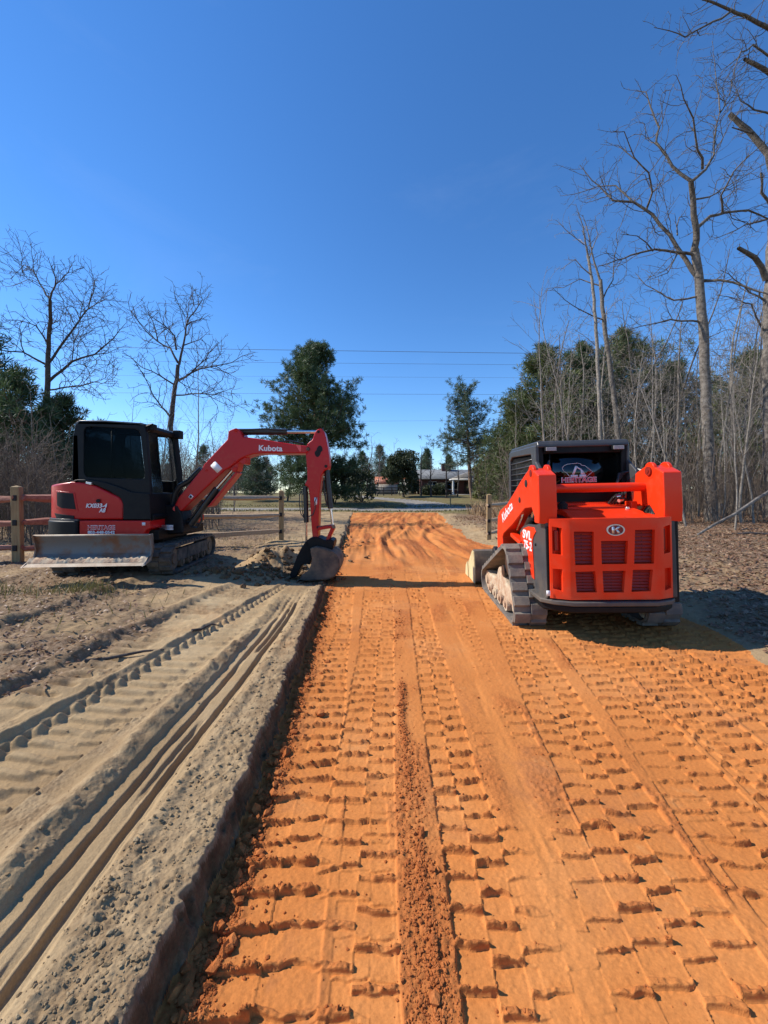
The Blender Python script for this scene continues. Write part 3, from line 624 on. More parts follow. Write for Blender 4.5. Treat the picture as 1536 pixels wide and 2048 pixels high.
# ------------------------------------------------------------------ shared machine pieces
def hull_path(circles, n=40):
    pts = [(cy + r * math.cos(a), cz + r * math.sin(a)) for cy, cz, r in circles for a in [2 * math.pi * k / n for k in range(n)]]
    pts = sorted(set(pts))
    def half(ps):
        h = []
        for p in ps:
            while len(h) >= 2 and (h[-1][0]-h[-2][0])*(p[1]-h[-2][1]) - (h[-1][1]-h[-2][1])*(p[0]-h[-2][0]) <= 0: h.pop()
            h.append(p)
        return h
    lo = half(pts); hi = half(pts[::-1]); return lo[:-1] + hi[:-1]
def resample(path, step):
    p = path + [path[0]]; L = [0]
    for a, b in zip(p, p[1:]): L.append(L[-1] + math.hypot(b[0]-a[0], b[1]-a[1]))
    n = max(8, round(L[-1] / step)); out = []; j = 0
    for k in range(n):
        s = L[-1] * k / n
        while L[j+1] < s: j += 1
        t = (s - L[j]) / (L[j+1] - L[j]); out.append((p[j][0] + (p[j+1][0]-p[j][0]) * t, p[j][1] + (p[j+1][1]-p[j][1]) * t))
    return out
def belt(circles, x0, x1, thick, lug, pitch, split=2, lugfrac=0.6):
    """rubber belt running round the wheels, with moulded lugs on the outside"""
    mb = MB(); n_l = len(resample(hull_path(circles), pitch)); path = resample(hull_path(circles), pitch / 4)
    path = resample(hull_path(circles), 1e9) if False else path
    n = len(path); off = []
    for i in range(n):
        a, b = path[i-1], path[(i+1) % n]; ty, tz_ = b[0]-a[0], b[1]-a[1]; l = math.hypot(ty, tz_) or 1; off.append((tz_ / l, -ty / l))
    def ring(x, d): return [(x, p[0] + o[0]*d, p[1] + o[1]*d) for p, o in zip(path, off)]
    vs = ring(x0, 0) + ring(x1, 0) + ring(x1, thick) + ring(x0, thick); fs = []
    for k in range(4):
        for i in range(n):
            a = k*n + i; b = k*n + (i+1) % n; c = ((k+1) % 4)*n + (i+1) % n; d = ((k+1) % 4)*n + i; fs.append((a, b, c, d))
    mb.add(vs, fs)
    def at(s):
        s = s % n; i = int(s); t = s - i; a, b = path[i], path[(i+1) % n]; o, q = off[i], off[(i+1) % n]
        return (a[0]+(b[0]-a[0])*t, a[1]+(b[1]-a[1])*t), (o[0]+(q[0]-o[0])*t, o[1]+(q[1]-o[1])*t)
    w = (x1 - x0) / split; per = n / n_l
    for k in range(n_l):
        for c in range(split):
            s0 = (k + (0.5 * c if split > 1 else 0)) * per; s1 = s0 + per * lugfrac; sm = (s0 + s1) / 2
            xa, xb = x0 + w*c + 0.004, x0 + w*(c+1) - 0.004
            vs = []
            for x in (xa, xb):
                for s, dd in ((s0, thick-.002), (s1, thick-.002), (s1 - per*.09, thick+lug), (sm, thick+lug), (s0 + per*.06, thick+lug)):
                    p, o = at(s); vs.append((x, p[0]+o[0]*dd, p[1]+o[1]*dd))
            mb.add(vs, [(0,1,2,3,4), (9,8,7,6,5), (0,5,6,1), (1,6,7,2), (2,7,8,3), (3,8,9,4), (4,9,5,0)])
    return mb
def wheel(mb, x0, x1, cy, cz, r, k=24):
    mb.tube([(x0, cy, cz), (x0 + .02, cy, cz), (x1 - .02, cy, cz), (x1, cy, cz)], [r*.94, r, r, r*.94], k)
    mb.tube([(x0 - .02, cy, cz), (x1 + .02, cy, cz)], r * .45, 16)

# ------------------------------------------------------------------ compact track loader
def track_loader():
    root = thing('track_loader', (2.21, 4.0, 0.03), 'orange compact track loader with dark cab, seen from behind', 'track loader', rot=(0, -R(1.2), -R(3)))
    def P3(pts, x): return [(x, y, z) for y, z in pts]
    # rear door with six louvred openings and lamp recesses
    plan = [(-.580, -.20), (-.580, -.325), (-.425, -.395), (.385, -.395), (.555, -.325), (.555, -.20)]
    a = MB().prism([(x, y, .385) for x, y in plan], (0, 0, .765)).build('t', M['orange'])
    gr = [[(-.38, 1.030), (-.197, 1.026), (-.204, .714), (-.373, .714)], [(-.132, .937), (.114, .937), (.098, .72), (-.129, .72)], [(.180, 1.036), (.358, 1.038), (.343, .72), (.164, .72)],
          [(-.374, .650), (-.191, .654), (-.181, .456), (-.364, .456)], [(-.124, .655), (.085, .657), (.066, .454), (-.118, .454)], [(.153, .664), (.333, .664), (.311, .464), (.135, .458)]]
    cut = MB()
    for g in gr: cut.prism([(x, -.45, z) for x, z in g], (0, .45 - .335, 0))
    lamps = [[(-.560, 1.075), (-.480, 1.060), (-.480, .805), (-.560, .815)], [(-.560, .67), (-.482, .67), (-.482, .46), (-.560, .48)],
             [(.455, 1.060), (.535, 1.075), (.535, .815), (.455, .805)], [(.457, .67), (.535, .67), (.535, .48), (.457, .46)]]
    for g in lamps: cut.prism([(x, -.45, z) for x, z in g], (0, .165, 0))
    b = cut.build('c', M['hole'])
    door = finish(boolean(a, b, 'DIFFERENCE'), 'rear_door', M['orange'], root, bevel=.014, seg=3)
    for g in gr:
        mb = MB(); zt, zb = max(z for _, z in g), min(z for _, z in g); nsl = 9 if zt - zb > .25 else 7
        (xa0, zA), (xb0, _), (xb1, zB), (xa1, _) = g
        for k in range(nsl):
            t = (k + .5) / nsl; z = zt + (zb - zt) * t; xa = xa0 + (xa1 - xa0) * t; xb = xb0 + (xb1 - xb0) * t
            mb.box(((xa + xb) / 2, -.352, z), (xb - xa - .004, .012, (zt - zb) / nsl * .72), Matrix.Rotation(R(-28), 3, 'X'))
        mb.box((((xa0 + xb0) / 2), -.337, (zt + zb) / 2), (.012, .004, zt - zb - .02))
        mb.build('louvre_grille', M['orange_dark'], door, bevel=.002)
    for k in (0, 2):
        g = lamps[k]; xs = [x for x, _ in g]; s = 1 if k else -1
        MB().box(((min(xs) + max(xs)) / 2 + .012 * -s, -.298, .935), (.045, .03, .20)).build('tail_light', M['redlens'], door, bevel=.008)
    MB().prism([(x * 1.0, y, .372) for x, y in ((-.66, .05), (-.66, -.26), (-.56, -.36), (-.40, -.425), (.36, -.425), (.53, -.36), (.63, -.26), (.63, .05))], (0, 0, -.045)).build('bumper_lip', M['charcoal'], root, bevel=.012)
    MB().prism([(x, y, .326) for x, y in ((-.63, .05), (-.63, -.25), (-.50, -.35), (-.38, -.40), (.34, -.40), (.48, -.35), (.60, -.25), (.60, .05))], (0, 0, -.07)).build('belly_guard', M['black'], root, bevel=.02)
    # emblem
    ex, ez = -.003, 1.040
    mb = MB(); nn = 40
    for r0, r1, y in ((1.0, .84, -.404),):
        ring = []
        for q, yy in ((r0, -.397), (r0, y - .004), (r1, y - .004), (r1, -.397)):
            ring.append([(ex + .083 * q * math.cos(2*math.pi*i/nn), yy, ez + .053 * q * math.sin(2*math.pi*i/nn)) for i in range(nn)])
        vs = sum(ring, []); mb.add(vs, [(k*nn+i, k*nn+(i+1) % nn, ((k+1) % 4)*nn+(i+1) % nn, ((k+1) % 4)*nn+i) for k in range(4) for i in range(nn)])
    em = mb.build('emblem', M['silver'], door)
    MB().prism([(ex + .074*math.cos(2*math.pi*i/nn), -.398, ez + .046*math.sin(2*math.pi*i/nn)) for i in range(nn)], (0, -.003, 0)).build('emblem_plate', M['orange_dark'], em)
    K = MB()
    K.prism([(ex-.034, -.401, ez-.032), (ex-.012, -.401, ez-.032), (ex-.012, -.401, ez+.032), (ex-.034, -.401, ez+.032)], (0, -.006, 0))
    K.prism([(ex-.010, -.401, ez+.002), (ex+.020, -.401, ez+.032), (ex+.046, -.401, ez+.032), (ex+.006, -.401, ez-.004)], (0, -.006, 0))
    K.prism([(ex+.004, -.401, ez+.0), (ex+.018, -.401, ez+.006), (ex+.044, -.401, ez-.032), (ex+.018, -.401, ez-.032)], (0, -.006, 0))
    K.build('emblem_letter', M['silver'], em)
    # engine hood, stepped and rising to the cab
    hd = MB()
    prof = [(-.36, 1.06), (-.36, 1.150), (-.25, 1.172), (-.20, 1.200), (-.06, 1.225), (-.055, 1.212), (.02, 1.222), (.025, 1.24), (.12, 1.255), (.125, 1.243), (.19, 1.255), (.20, 1.275), (.30, 1.29), (.30, 1.06)]
    hd.prism([(-.37, y, z) for y, z in prof], (.74, 0, 0))
    hood = hd.build('engine_hood', M['orange'], root, bevel=.008)
    MB().prism([(-.495, y, z) for y, z in ((-.30, 1.0), (-.30, 1.145), (.30, 1.21), (.30, 1.0))], (.124, 0, 0)).build('hood_side', M['black'], root, bevel=.01)
    MB().prism([(.371, y, z) for y, z in ((-.30, 1.0), (-.30, 1.145), (.30, 1.21), (.30, 1.0))], (.144, 0, 0)).build('hood_side', M['orange'], root, bevel=.01)
    MB().tube([(-.31, .03, 1.225), (-.31, .03, 1.275), (-.31, .035, 1.28)], [.05, .05, .035], 18).build('exhaust_outlet', M['hole'], hood)
    MB().tube([(.28, -.10, 1.215), (.28, -.10, 1.238)], .02, 14).build('hood_latch', M['silver'], hood, bevel=.004)
    MB().box((0, .315, 1.31), (.66, .02, .02)).build('hood_seam', M['silver'], root)
    # chassis
    MB().box((0, .72, .62), (.86, 1.75, .62)).box((0, 1.55, .45), (.8, .2, .5)).build('chassis', M['black'], root, bevel=.02)
    # side fenders with orange panel and model lettering
    fp = [(.54, .95), (.40, 1.02), (.23, 1.055), (0, 1.065), (-.30, 1.12), (-.31, .38), (-.10, .30), (.06, .28), (.12, .17), (.17, .24), (.30, .37), (.36, .42)]
    for s in (-1, 1):
        x = -.61 if s < 0 else .61 - .03
        f = MB().prism([(s * .61, y, z) for y, z in fp], (-s * .05, 0, 0)).build('side_fender', M['charcoal'], root, bevel=.012)
        op = MB().prism([(s * .61, y, z) for y, z in ((.48, .925), (.36, .995), (.20, 1.03), (-.0, 1.038), (-.045, .995), (.02, .95), (.06, .90), (.07, .86), (.03, .485), (.25, .505), (.42, .72))], (s * .008, 0, 0)).build('fender_panel', M['orange'], f, bevel=.003)
        if s < 0:
            lettering('model_lettering', 'SVL', .13, M['white'], op, (-.6195, .235, .93), (0, -1, 0), (0, -.06, 1), bold=.03, width=.30)
            lettering('model_lettering', '75-2', .13, M['white'], op, (-.6195, .215, .815), (0, -1, 0), (0, -.06, 1), bold=.03, width=.27)
        for zz in (.64, .56):
            MB().prism([(s * .6185, y, z) for y, z in ((.30, zz), (.12, zz - .01), (.11, zz - .05), (.27, zz - .02))], (s * .002, 0, 0)).build('vent_slot', M['orange_dark'], op)
        for (y, z) in ((-.02, .86), (.06, .40), (.05, .36)): MB().tube([(s * .61, y, z), (s * .618, y, z)], .014, 10).build('bolt', M['black'], f)
        MB().box((s * .53 if s > 0 else -.605, -.318 if s > 0 else -.335, .435), (.036, .006, .05)).build('warning_sticker', M['white'], root)
    MB().box((-.592, -.185, .70), (.03, .25, .75)).build('rear_corner_panel', M['black'], root, bevel=.01)
    MB().box((.60, -.17, .72), (.07, .26, .78)).build('rear_corner_panel', M['black'], root, bevel=.01)
    # lift arms, left and right
    arm = [(1.39, .56), (1.40, .80), (1.345, 1.07), (1.22, 1.16), (.85, 1.26), (.54, 1.40), (.30, 1.515), (.10, 1.60), (-.02, 1.645), (-.13, 1.648), (-.20, 1.62), (-.305, 1.575), (-.315, 1.24), (-.300, 1.10), (-.17, 1.10), (-.165, 1.17), (-.09, 1.25), (.13, 1.232), (.62, 1.02), (1.06, .86), (1.12, .80), (1.10, .64), (1.16, .56)]
    for s in (-1, 1):
        o = .03 if s < 0 else -.025
        A = MB().prism([(s * .70 + o, y, z) for y, z in arm], (-s * .175, 0, 0)).build('lift_arm', M['orange'], root, bevel=.012, seg=3)
        for q in (.690, .545):
            MB().tube([(s * (q + .012) + o, -.10, 1.60), (s * (q - .022) + o, -.10, 1.60)], .085, 24).build('pivot_ear', M['orange'], A, bevel=.006)
        for (y, z, r) in ((-.10, 1.60, .03), (.06, 1.50, .032), (.30, 1.32, .026)):
            MB().tube([(s * .706 + o, y, z), (s * .700 + o, y, z)], r * 1.25, 18).tube([(s * .709 + o, y, z), (s * .70 + o, y, z)], r * .7, 14).build('pin', M['hole'] if z < 1.55 else M['orange_dark'], A)
        MB().tube([(s * .507 + o, -.10, 1.595), (s * .52 + o, -.10, 1.595)], .045, 20).tube([(s * .50 + o, -.10, 1.595), (s * .52 + o, -.10, 1.595)], .02, 14).build('pin', M['orange_dark'], A)
        if s < 0: lettering('arm_lettering', 'Kubota', .17, M['white'], A, (s * .70 + o - .003, .84, 1.155), (0, -1, .43), (0, .43, 1), bold=.012, width=.52)
        MB().tube([(s * .595 + o, .50, .92), (s * .595 + o, .20, 1.13)], .045, 16).build('lift_cylinder', M['hydraulic'], root)
        MB().tube([(s * .595 + o, .20, 1.13), (s * .595 + o, .06, 1.25)], .026, 14).build('cylinder_rod', M['chrome'], root)
        MB().tube([(s * .66 + o, .56, .96), (s * .66 + o, .30, 1.17)], .012, 10).build('hydraulic_pipe', M['chrome'], root)
        MB().box((s * .60, .62, .845), (.09, .40, .05), Matrix.Rotation(R(8), 3, 'X')).build('control_link', M['orange'], root, bevel=.008)
    MB().tube([(-.50, .0, 1.44), (.56, .0, 1.44)], .047, 20).build('cross_tube', M['orange'], root)
    MB().box((.44, .12, 1.18), (.07, .12, .22)).build('hose_bracket', M['orange'], root, bevel=.01)
    # cab
    cab = MB()
    for x in (-.43, .48): cab.box((x, .33, 1.53), (.065, .07, .86))
    for x in (-.44, .49): cab.box((x, 1.36, 1.42), (.06, .07, 1.0))
    cab.box((.025, .33, 1.885), (.845, .07, .11)); cab.box((.025, .33, 1.30), (.845, .07, .20)); cab.box((.49, .85, 1.30), (.05, .95, .2)); cab.box((.025, .85, .99), (.9, 1.05, .05)); cab.box((.025, 1.37, 1.88), (.9, .06, .1))
    cabo = cab.build('cab', M['black'], root, bevel=.015)
    MB().prism([(-.47, y, z) for y, z in ((.27, 1.93), (.30, 1.975), (1.30, 2.0), (1.45, 1.95), (1.45, 1.91), (.27, 1.90))], (.99, 0, 0)).build('cab_roof', M['charcoal'], cabo, bevel=.02, seg=3)
    # left side panel with barred window
    sp_out = [(.28, 1.93), (1.28, 1.96), (1.385, 1.88), (1.40, 1.0), (.45, 1.0), (.16, 1.30), (.12, 1.56), (.13, 1.62), (.28, 1.74)]
    sp_in = [(.44, 1.84), (1.22, 1.875), (1.31, 1.83), (1.33, 1.15), (.50, 1.15), (.40, 1.40), (.40, 1.72)]
    a = MB().prism([(-.495, y, z) for y, z in sp_out], (.045, 0, 0)).build('t', M['charcoal']); b = MB().prism([(-.55, y, z) for y, z in sp_in], (.2, 0, 0)).build('c', M['hole'])
    sd = finish(boolean(a, b, 'DIFFERENCE'), 'side_panel', M['charcoal'], cabo, bevel=.014, seg=3)
    bars = MB()
    for k in range(9): bars.box((-.475, .87, 1.20 + .073 * k), (.012, .95, .012))
    bars.build('window_bar', M['charcoal'], sd)
    mesh = MB()
    for k in range(30): mesh.box((-.462, .41 + .031 * k, 1.5), (.004, .008, .74))
    mesh.build('guard_mesh', M['black'], sd)
    a = MB().prism([(.50, y, z) for y, z in sp_out], (.03, 0, 0)).build('t', M['charcoal']); b = MB().prism([(.4, y, z) for y, z in sp_in], (.2, 0, 0)).build('c', M['hole'])
    finish(boolean(a, b, 'DIFFERENCE'), 'side_panel', M['charcoal'], cabo, bevel=.014, seg=3)
    gl = MB().box((.025, .322, 1.62), (.845, .008, .46)).build('rear_window', M['tint'], cabo)
    MB().box((.025, 1.36, 1.5), (.86, .008, .72)).build('front_window', M['clear'], cabo)
    MB().box((-.33, .305, 1.62), (.012, .012, .46)).build('window_frame', M['black'], cabo); 
    st = MB().box((.02, .80, 1.12), (.5, .5, .14)).build('seat', M['seat'], cabo, bevel=.04)
    MB().box((.02, .55, 1.45), (.48, .12, .58)).build('seat_back', M['seat'], st, bevel=.05)
    for x in (-.335, .39):
        l = MB().box((x, .262, 1.878), (.125, .05, .052)).build('work_light', M['black'], cabo, bevel=.01)
        MB().box((x, .236, 1.878), (.112, .01, .042)).build('light_lens', M['lamp'], l, bevel=.004)
    # outline of a state, small digger and name on the rear glass
    y0 = .316
    ol = [(-.19, 1.668), (-.175, 1.690), (-.13, 1.712), (-.02, 1.720), (.012, 1.713), (.022, 1.695), (.06, 1.690), (.142, 1.620), (.09, 1.575), (.066, 1.555), (-.10, 1.560), (-.14, 1.612), (-.175, 1.635)]
    mb = MB()
    for (xa, za), (xb, zb) in zip(ol, ol[1:] + ol[:1]):
        d = Vector((xb - xa, 0, zb - za)); mb.box(((xa + xb) / 2, y0, (za + zb) / 2), (d.length + .003, .002, .004), Matrix.Rotation(-math.atan2(zb - za, xb - xa), 3, 'Y'))
    dc = mb.build('window_decal', M['white'], gl)
    ic = [[(-.10, 1.565), (-.02, 1.565), (-.02, 1.588), (-.10, 1.588)], [(-.085, 1.59), (-.045, 1.69), (-.02, 1.685), (-.06, 1.59)], [(-.045, 1.69), (.02, 1.655), (.02, 1.64), (-.035, 1.67)], [(.0, 1.65), (.05, 1.59), (.06, 1.60), (.02, 1.655)], [(-.005, 1.565), (.075, 1.565), (.07, 1.59), (.0, 1.59)], [(.01, 1.592), (.05, 1.592), (.045, 1.632), (.015, 1.628)]]
    mb = MB()
    for g in ic: mb.prism([(x, y0 - .001, z) for x, z in g], (0, .002, 0))
    mb.build('digger_symbol', M['white'], gl)
    lettering('name_outline', 'HERITAGE', .072, M['white'], gl, (-.010, y0 + .0005, 1.531), (1, 0, 0), (0, 0, 1), bold=.06, width=.385, depth=.002)
    lettering('name_lettering', 'HERITAGE', .066, M['pinkdecal'], gl, (-.010, y0 - .002, 1.531), (1, 0, 0), (0, 0, 1), bold=.022, width=.372, depth=.002)
    # hoses behind the cab
    rg = random.Random(3)
    for k in range(3):
        x = .50 + .03 * k
        MB().tube([(.30 + .02*k, .22, 1.40), (.40, .26, 1.53 + .03*k), (.46 + .02*k, .28, 1.60), (.54, .24, 1.62 + .015*k), (.60, .12, 1.60), (.62, -.02, 1.52)], .014, 8).build('hose', M['hydraulic'], root)
    for k in range(4):
        MB().tube([(.20 + .03*k, .10, 1.27), (.22 + .03*k, .05 - .02*k, 1.33), (.27 + .03*k, .08, 1.36 + .008 * k), (.33 + .02*k, .14, 1.30)], .013, 8).build('hose', M['hydraulic'], root)
    MB().tube([(.245, .045, 1.34), (.285, .045, 1.345)], .022, 12).tube([(.25, -.0, 1.30), (.30, .02, 1.31)], .018, 12).build('hose_coupling', M['chrome'], root)
    # tracks and their wheels
    circ = [(.155, .155, .135), (1.545, .155, .135), (.40, .60, .16)]
    for s in (-1, 1):
        x0, x1 = (-.845, -.505) if s < 0 else (.505, .845)
        tr = belt(circ, x0, x1, .03, .030, .150, 2, .72).build('track', M['rubber'], root, bevel=.004)
        rim = MB()
        wb = MB(); wheel(wb, x0 + .06, x1 - .06, .155, .155, .132); wb.build('rear_idler', M['mud'], tr)
        wb = MB(); wheel(wb, x0 + .06, x1 - .06, 1.545, .155, .132); wb.build('front_idler', M['mud'], tr)
        wb = MB(); wheel(wb, x0 + .06, x1 - .08, .40, .60, .155); wb.build('drive_sprocket', M['hydraulic'], tr)
        for y in (.46, .75, 1.0, 1.26):
            wb = MB(); wheel(wb, x0 + .03, x1 - .03, y, .105, .085, 18); wb.build('roller', M['mud'], tr)
        xm = x0 + .05 if s < 0 else x1 - .05
        MB().prism([(xm, y, z) for y, z in ((.16, .20), (.28, .32), (.52, .33), (.70, .47), (.86, .47), (1.0, .30), (1.46, .26), (1.46, .15), (.2, .13))], (-s * .24, 0, 0)).build('track_frame', M['mud'], tr, bevel=.03)
        MB().tube([(xm - s*.0, .62, .46), (xm - s * .2, .62, .46)], .07, 16).build('carrier_roller', M['hydraulic'], tr)
    # quick coupler and bucket
    cp = MB()
    for x in (-.62, -.40, .40, .62):
        cp.prism([(x - .03, y, z) for y, z in ((1.62, .02), (1.80, .0), (1.86, .30), (1.82, .56), (1.74, .60), (1.66, .54), (1.60, .30))], (.06, 0, 0))
    cp.box((0, 1.74, .30), (1.2, .08, .32)); cp.box((0, 1.74, .56), (1.25, .06, .05))
    co = cp.build('coupler', M['hydraulic'], root, bevel=.008)
    for x in (-.56, .56): MB().tube([(x, 1.28, .72), (x, 1.62, .55)], .04, 14).build('tilt_cylinder', M['hydraulic'], root)
    bp = [(2.70, .0), (2.66, .09), (2.35, .30), (2.06, .49), (1.95, .49), (1.90, .40), (1.87, .12), (1.90, .0)]
    bk = MB(); inner = [(2.70, .02), (2.02, .03), (1.95, .10), (1.96, .38), (2.02, .47)]
    shell = [(2.72, -.01), (1.96, -.01), (1.89, .04), (1.865, .14), (1.89, .41), (1.94, .50), (2.06, .51)]
    shell_in = [(2.06, .49), (1.96, .475), (1.915, .40), (1.89, .14), (1.905, .06), (1.97, .015), (2.72, .005)]
    bk.prism([(-.90, y, z) for y, z in shell + shell_in], (1.80, 0, 0))
    bko = bk.build('bucket', M['steel'], root, bevel=.004)
    for x in (-.915, .90): MB().prism([(x, y, z) for y, z in bp], (.015, 0, 0)).build('bucket_side', M['cream'], bko, bevel=.003)
    MB().prism([(-.93, y, z) for y, z in ((2.68, -.005), (2.62, .16), (2.46, .25), (2.40, .0))], (.012, 0, 0)).build('side_cutter', M['cream'], bko, bevel=.003)
    return root
track_loader()

# ------------------------------------------------------------------ compact excavator
def excavator():
    B = Vector((-4.06, 6.56, 0.19))
    root = thing('excavator', B, 'red compact excavator with black cab and its bucket lowered to the clay', 'excavator')
    c1 = lambda x, y: (x * .29948, 780 + y * .29940)
    c2 = lambda x, y: (340 + x * .27344, 820 + y * .27338)
    z1 = lambda x, y: (560 + x * .12695, 920 + y * .12695)
    def L(p): return Vector(p) - B
    def px(pts, cf, Y): return [L(P(*cf(*q), Y)) for q in pts]
    def plate(name, pts, cf, Y0, Y1, mat, parent, bevel=.008, seg=2, at=None):
        return MB().prism(px(pts, cf, at or Y0), (0, Y1 - Y0, 0)).build(name, mat, parent, bevel=bevel, seg=seg)
    # ---- undercarriage
    U = Matrix.Rotation(R(5), 4, 'Z')
    def uc(mb): mb.v = [tuple(U @ Vector(v)) for v in mb.v]; return mb
    circ = [(-.74, .215, .18), (.74, .215, .18)]
    for s in (-1, 1):
        x0, x1 = (.50, .83) if s > 0 else (-.83, -.50)
        tr = uc(belt(circ, x0, x1, .03, .028, .11, 2, .6)).build('track', M['rubber_dark'], root, bevel=.003)
        for y, r in ((-.74, .175), (.74, .175)):
            wb = MB(); wheel(wb, x0 + .05, x1 - .05, y, .215, r); uc(wb).build('idler' if y < 0 else 'drive_sprocket', M['steel'], tr)
        for y in (-.42, -.12, .18, .46):
            wb = MB(); wheel(wb, x0 + .05, x1 - .05, y, .12, .085, 16); uc(wb).build('roller', M['steel'], tr)
        fr = MB(); xo = x1 - .03 if s > 0 else x0 + .03
        for (a, b) in ((-.62, -.28), (-.26, .30), (.32, .62)): fr.box((xo - s * .05, (a + b) / 2, .25), (.10, b - a, .20))
        uc(fr).build('track_frame', M['rubber_dark'], tr, bevel=.02)
    uc(MB().box((0, 0, .42), (1.0, .9, .2)).box((0, -.65, .40), (.5, .8, .12))).build('track_carriage', M['black'], root, bevel=.02)
    MB().tube([(0, 0, .50), (0, 0, .62)], .36, 32).build('slew_ring', M['black'], root)
    # ---- dozer blade: curved plate, bright lip
    bl = MB(); yb = -1.36; W = .75
    cur = [(-.13, .285), (-.02, .335), (.05, .40), (.07, .475), (.05, .565), (.0, .64)]
    prof = [(y, z) for y, z in cur] + [(y + .035, z) for y, z in cur[::-1]]
    bl.prism([(-W, yb + y, z) for y, z in prof], (2 * W, 0, 0))
    blade = uc(bl).build('dozer_blade', M['blade'], root, bevel=.004)
    uc(MB().prism([(-W - .01, yb + y, z) for y, z in ((-.19, .262), (-.135, .292), (-.015, .348), (-.005, .320), (-.12, .268))], (2 * W + .02, 0, 0))).build('blade_edge', M['edge'], blade, bevel=.003)
    uc(MB().tube([(-W, yb + .02, .645), (W, yb + .02, .645)], .018, 10)).build('blade_top_rib', M['edge'], blade)
    for s in (-1, 1):
        x = s * W
        uc(MB().prism([(x, yb + y, z) for y, z in ((-.20, .255), (-.14, .30), (.0, .36), (.03, .46), (-.02, .655), (.07, .66), (.10, .46), (.02, .29))], (-s * .018, 0, 0))).build('blade_end_plate', M['blade'], blade, bevel=.003)
    for x in (-.34, .34): uc(MB().box((x, -.90, .42), (.09, .62, .11))).build('blade_arm', M['black'], root, bevel=.01)
    rg = np.random.RandomState(4); nx = 70; mv = []; mf = []
    for i in range(nx + 1):
        x = -.74 + 1.49 * i / nx; hgt = .045 + .03 * math.sin(i * .21) + .03 * rg.rand() + (.03 if rg.rand() < .2 else 0)
        for j in range(5):
            t = j / 4; y = yb - .125 + .125 * t * min(1, hgt / .08); z = .300 + .055 * t * min(1, hgt / .08) + math.sin(math.pi * min(1, t * 1.0)) * (.018 + .03 * rg.rand())
            mv.append((x, y, z))
    mf = [(i*5+j, (i+1)*5+j, (i+1)*5+j+1, i*5+j+1) for i in range(nx) for j in range(4)]
    uc(MB().add(mv, mf)).build('mud_crust', M['mud'], blade, ang=70)
    # ---- upper body: every panel is cut to one rounded plan outline
    YN = 5.72
    def planprism(g):
        pts = []
        for cx_, cy_, a0, a1 in ((-4.68, 6.30, 270, 180), (-4.68, 6.85, 180, 90)):
            for k in range(11):
                a = R(a0 + (a1 - a0) * k / 10); pts.append((cx_ + (.58 + g) * math.cos(a), cy_ + (.58 + g) * math.sin(a)))
        pts += [(-3.36 + g, 7.43 + g), (-3.30 + g, 7.3), (-3.30 + g, 5.85), (-3.36 + g, YN - g)]
        return MB().prism([L((x, y, .3)) for x, y in pts], (0, 0, 2.2)).build('p', M['red'])
    def panel(name, pts, cf, g, mat, parent, Y1=7.6, Y0=5.3, bevel=.012, at=YN, seg=2):
        a = MB().prism([v + Vector((0, Y0 - at, 0)) for v in px(pts, cf, at)], (0, Y1 - Y0, 0)).build('a', mat)
        return finish(boolean(a, planprism(g), 'INTERSECT'), name, mat, parent, bevel=bevel, seg=seg)
    cover = panel('engine_cover', [(200, 866), (200, 640), (400, 622), (480, 611), (560, 618), (640, 640), (740, 688), (795, 716), (815, 742), (820, 768), (820, 866)], c1, 0, M['red'], root, bevel=.03, seg=3)
    panel('counterweight', [(200, 872), (526, 872), (526, 990), (200, 990)], c1, .035, M['black'], root, bevel=.03, seg=3)
    panel('counterweight_rim', [(200, 856), (526, 862), (526, 876), (200, 876)], c1, .02, M['charcoal'], root, bevel=.006)
    panel('vent_surround', [(385, 672), (528, 684), (552, 806), (440, 800), (375, 785)], c1, .008, M['red'], cover, Y1=6.3, bevel=.006, at=5.80)
    panel('radiator_grille', [(400, 682), (520, 690), (538, 796), (440, 788), (402, 770)], c1, .013, M['hole'], cover, Y1=6.3, bevel=.003, at=5.80)
    panel('tail_light', [(375, 822), (525, 838), (525, 858), (395, 856)], c1, .012, M['hole'], cover, Y1=6.3, bevel=.003, at=5.80)
    panel('side_cover', [(482, 606), (520, 597), (600, 598), (700, 615), (800, 648), (880, 680), (1000, 690), (1010, 866), (824, 866), (824, 764), (815, 736), (795, 708), (740, 680), (640, 634), (560, 613)], c1, .012, M['black'], root, Y1=6.5, bevel=.012)
    skirt = panel('side_skirt', [(530, 872), (1004, 872), (1004, 925), (975, 938), (950, 985), (530, 985)], c1, .004, M['red'], root, bevel=.012)
    panel('revolving_frame', [(300, 940), (1090, 940), (1090, 1010), (300, 1010)], c1, -.12, M['black'], root, bevel=.01)
    yl = YN - .012
    lettering('model_lettering', 'KX033-4', .085, M['white'], cover, L(P(*c1(643, 774), yl)) + Vector((0, -.004, 0)), (1, 0, 0), (0, 0, 1), bold=.03, shear=.25, width=.315)
    lettering('model_lettering', 'A8', .085, M['white'], cover, L(P(*c1(683, 805), yl)) + Vector((0, -.004, 0)), (1, 0, 0), (0, 0, 1), bold=.03, shear=.3, width=.10)
    lettering('name_lettering', 'HERITAGE', .085, M['white'], skirt, L(P(*c1(676, 920), yl)) + Vector((0, .002, 0)), (1, 0, 0), (0, 0, 1), bold=.05, width=.405)
    lettering('name_shadow', 'HERITAGE', .078, M['reddecal'], skirt, L(P(*c1(676, 920), yl)) + Vector((0, -.003, 0)), (1, 0, 0), (0, 0, 1), bold=.012, width=.395)
    lettering('phone_number', '803-448-0542', .062, M['white'], skirt, L(P(*c1(676, 952), yl)) + Vector((0, .0, 0)), (1, 0, 0), (0, 0, 1), bold=.03, width=.40)
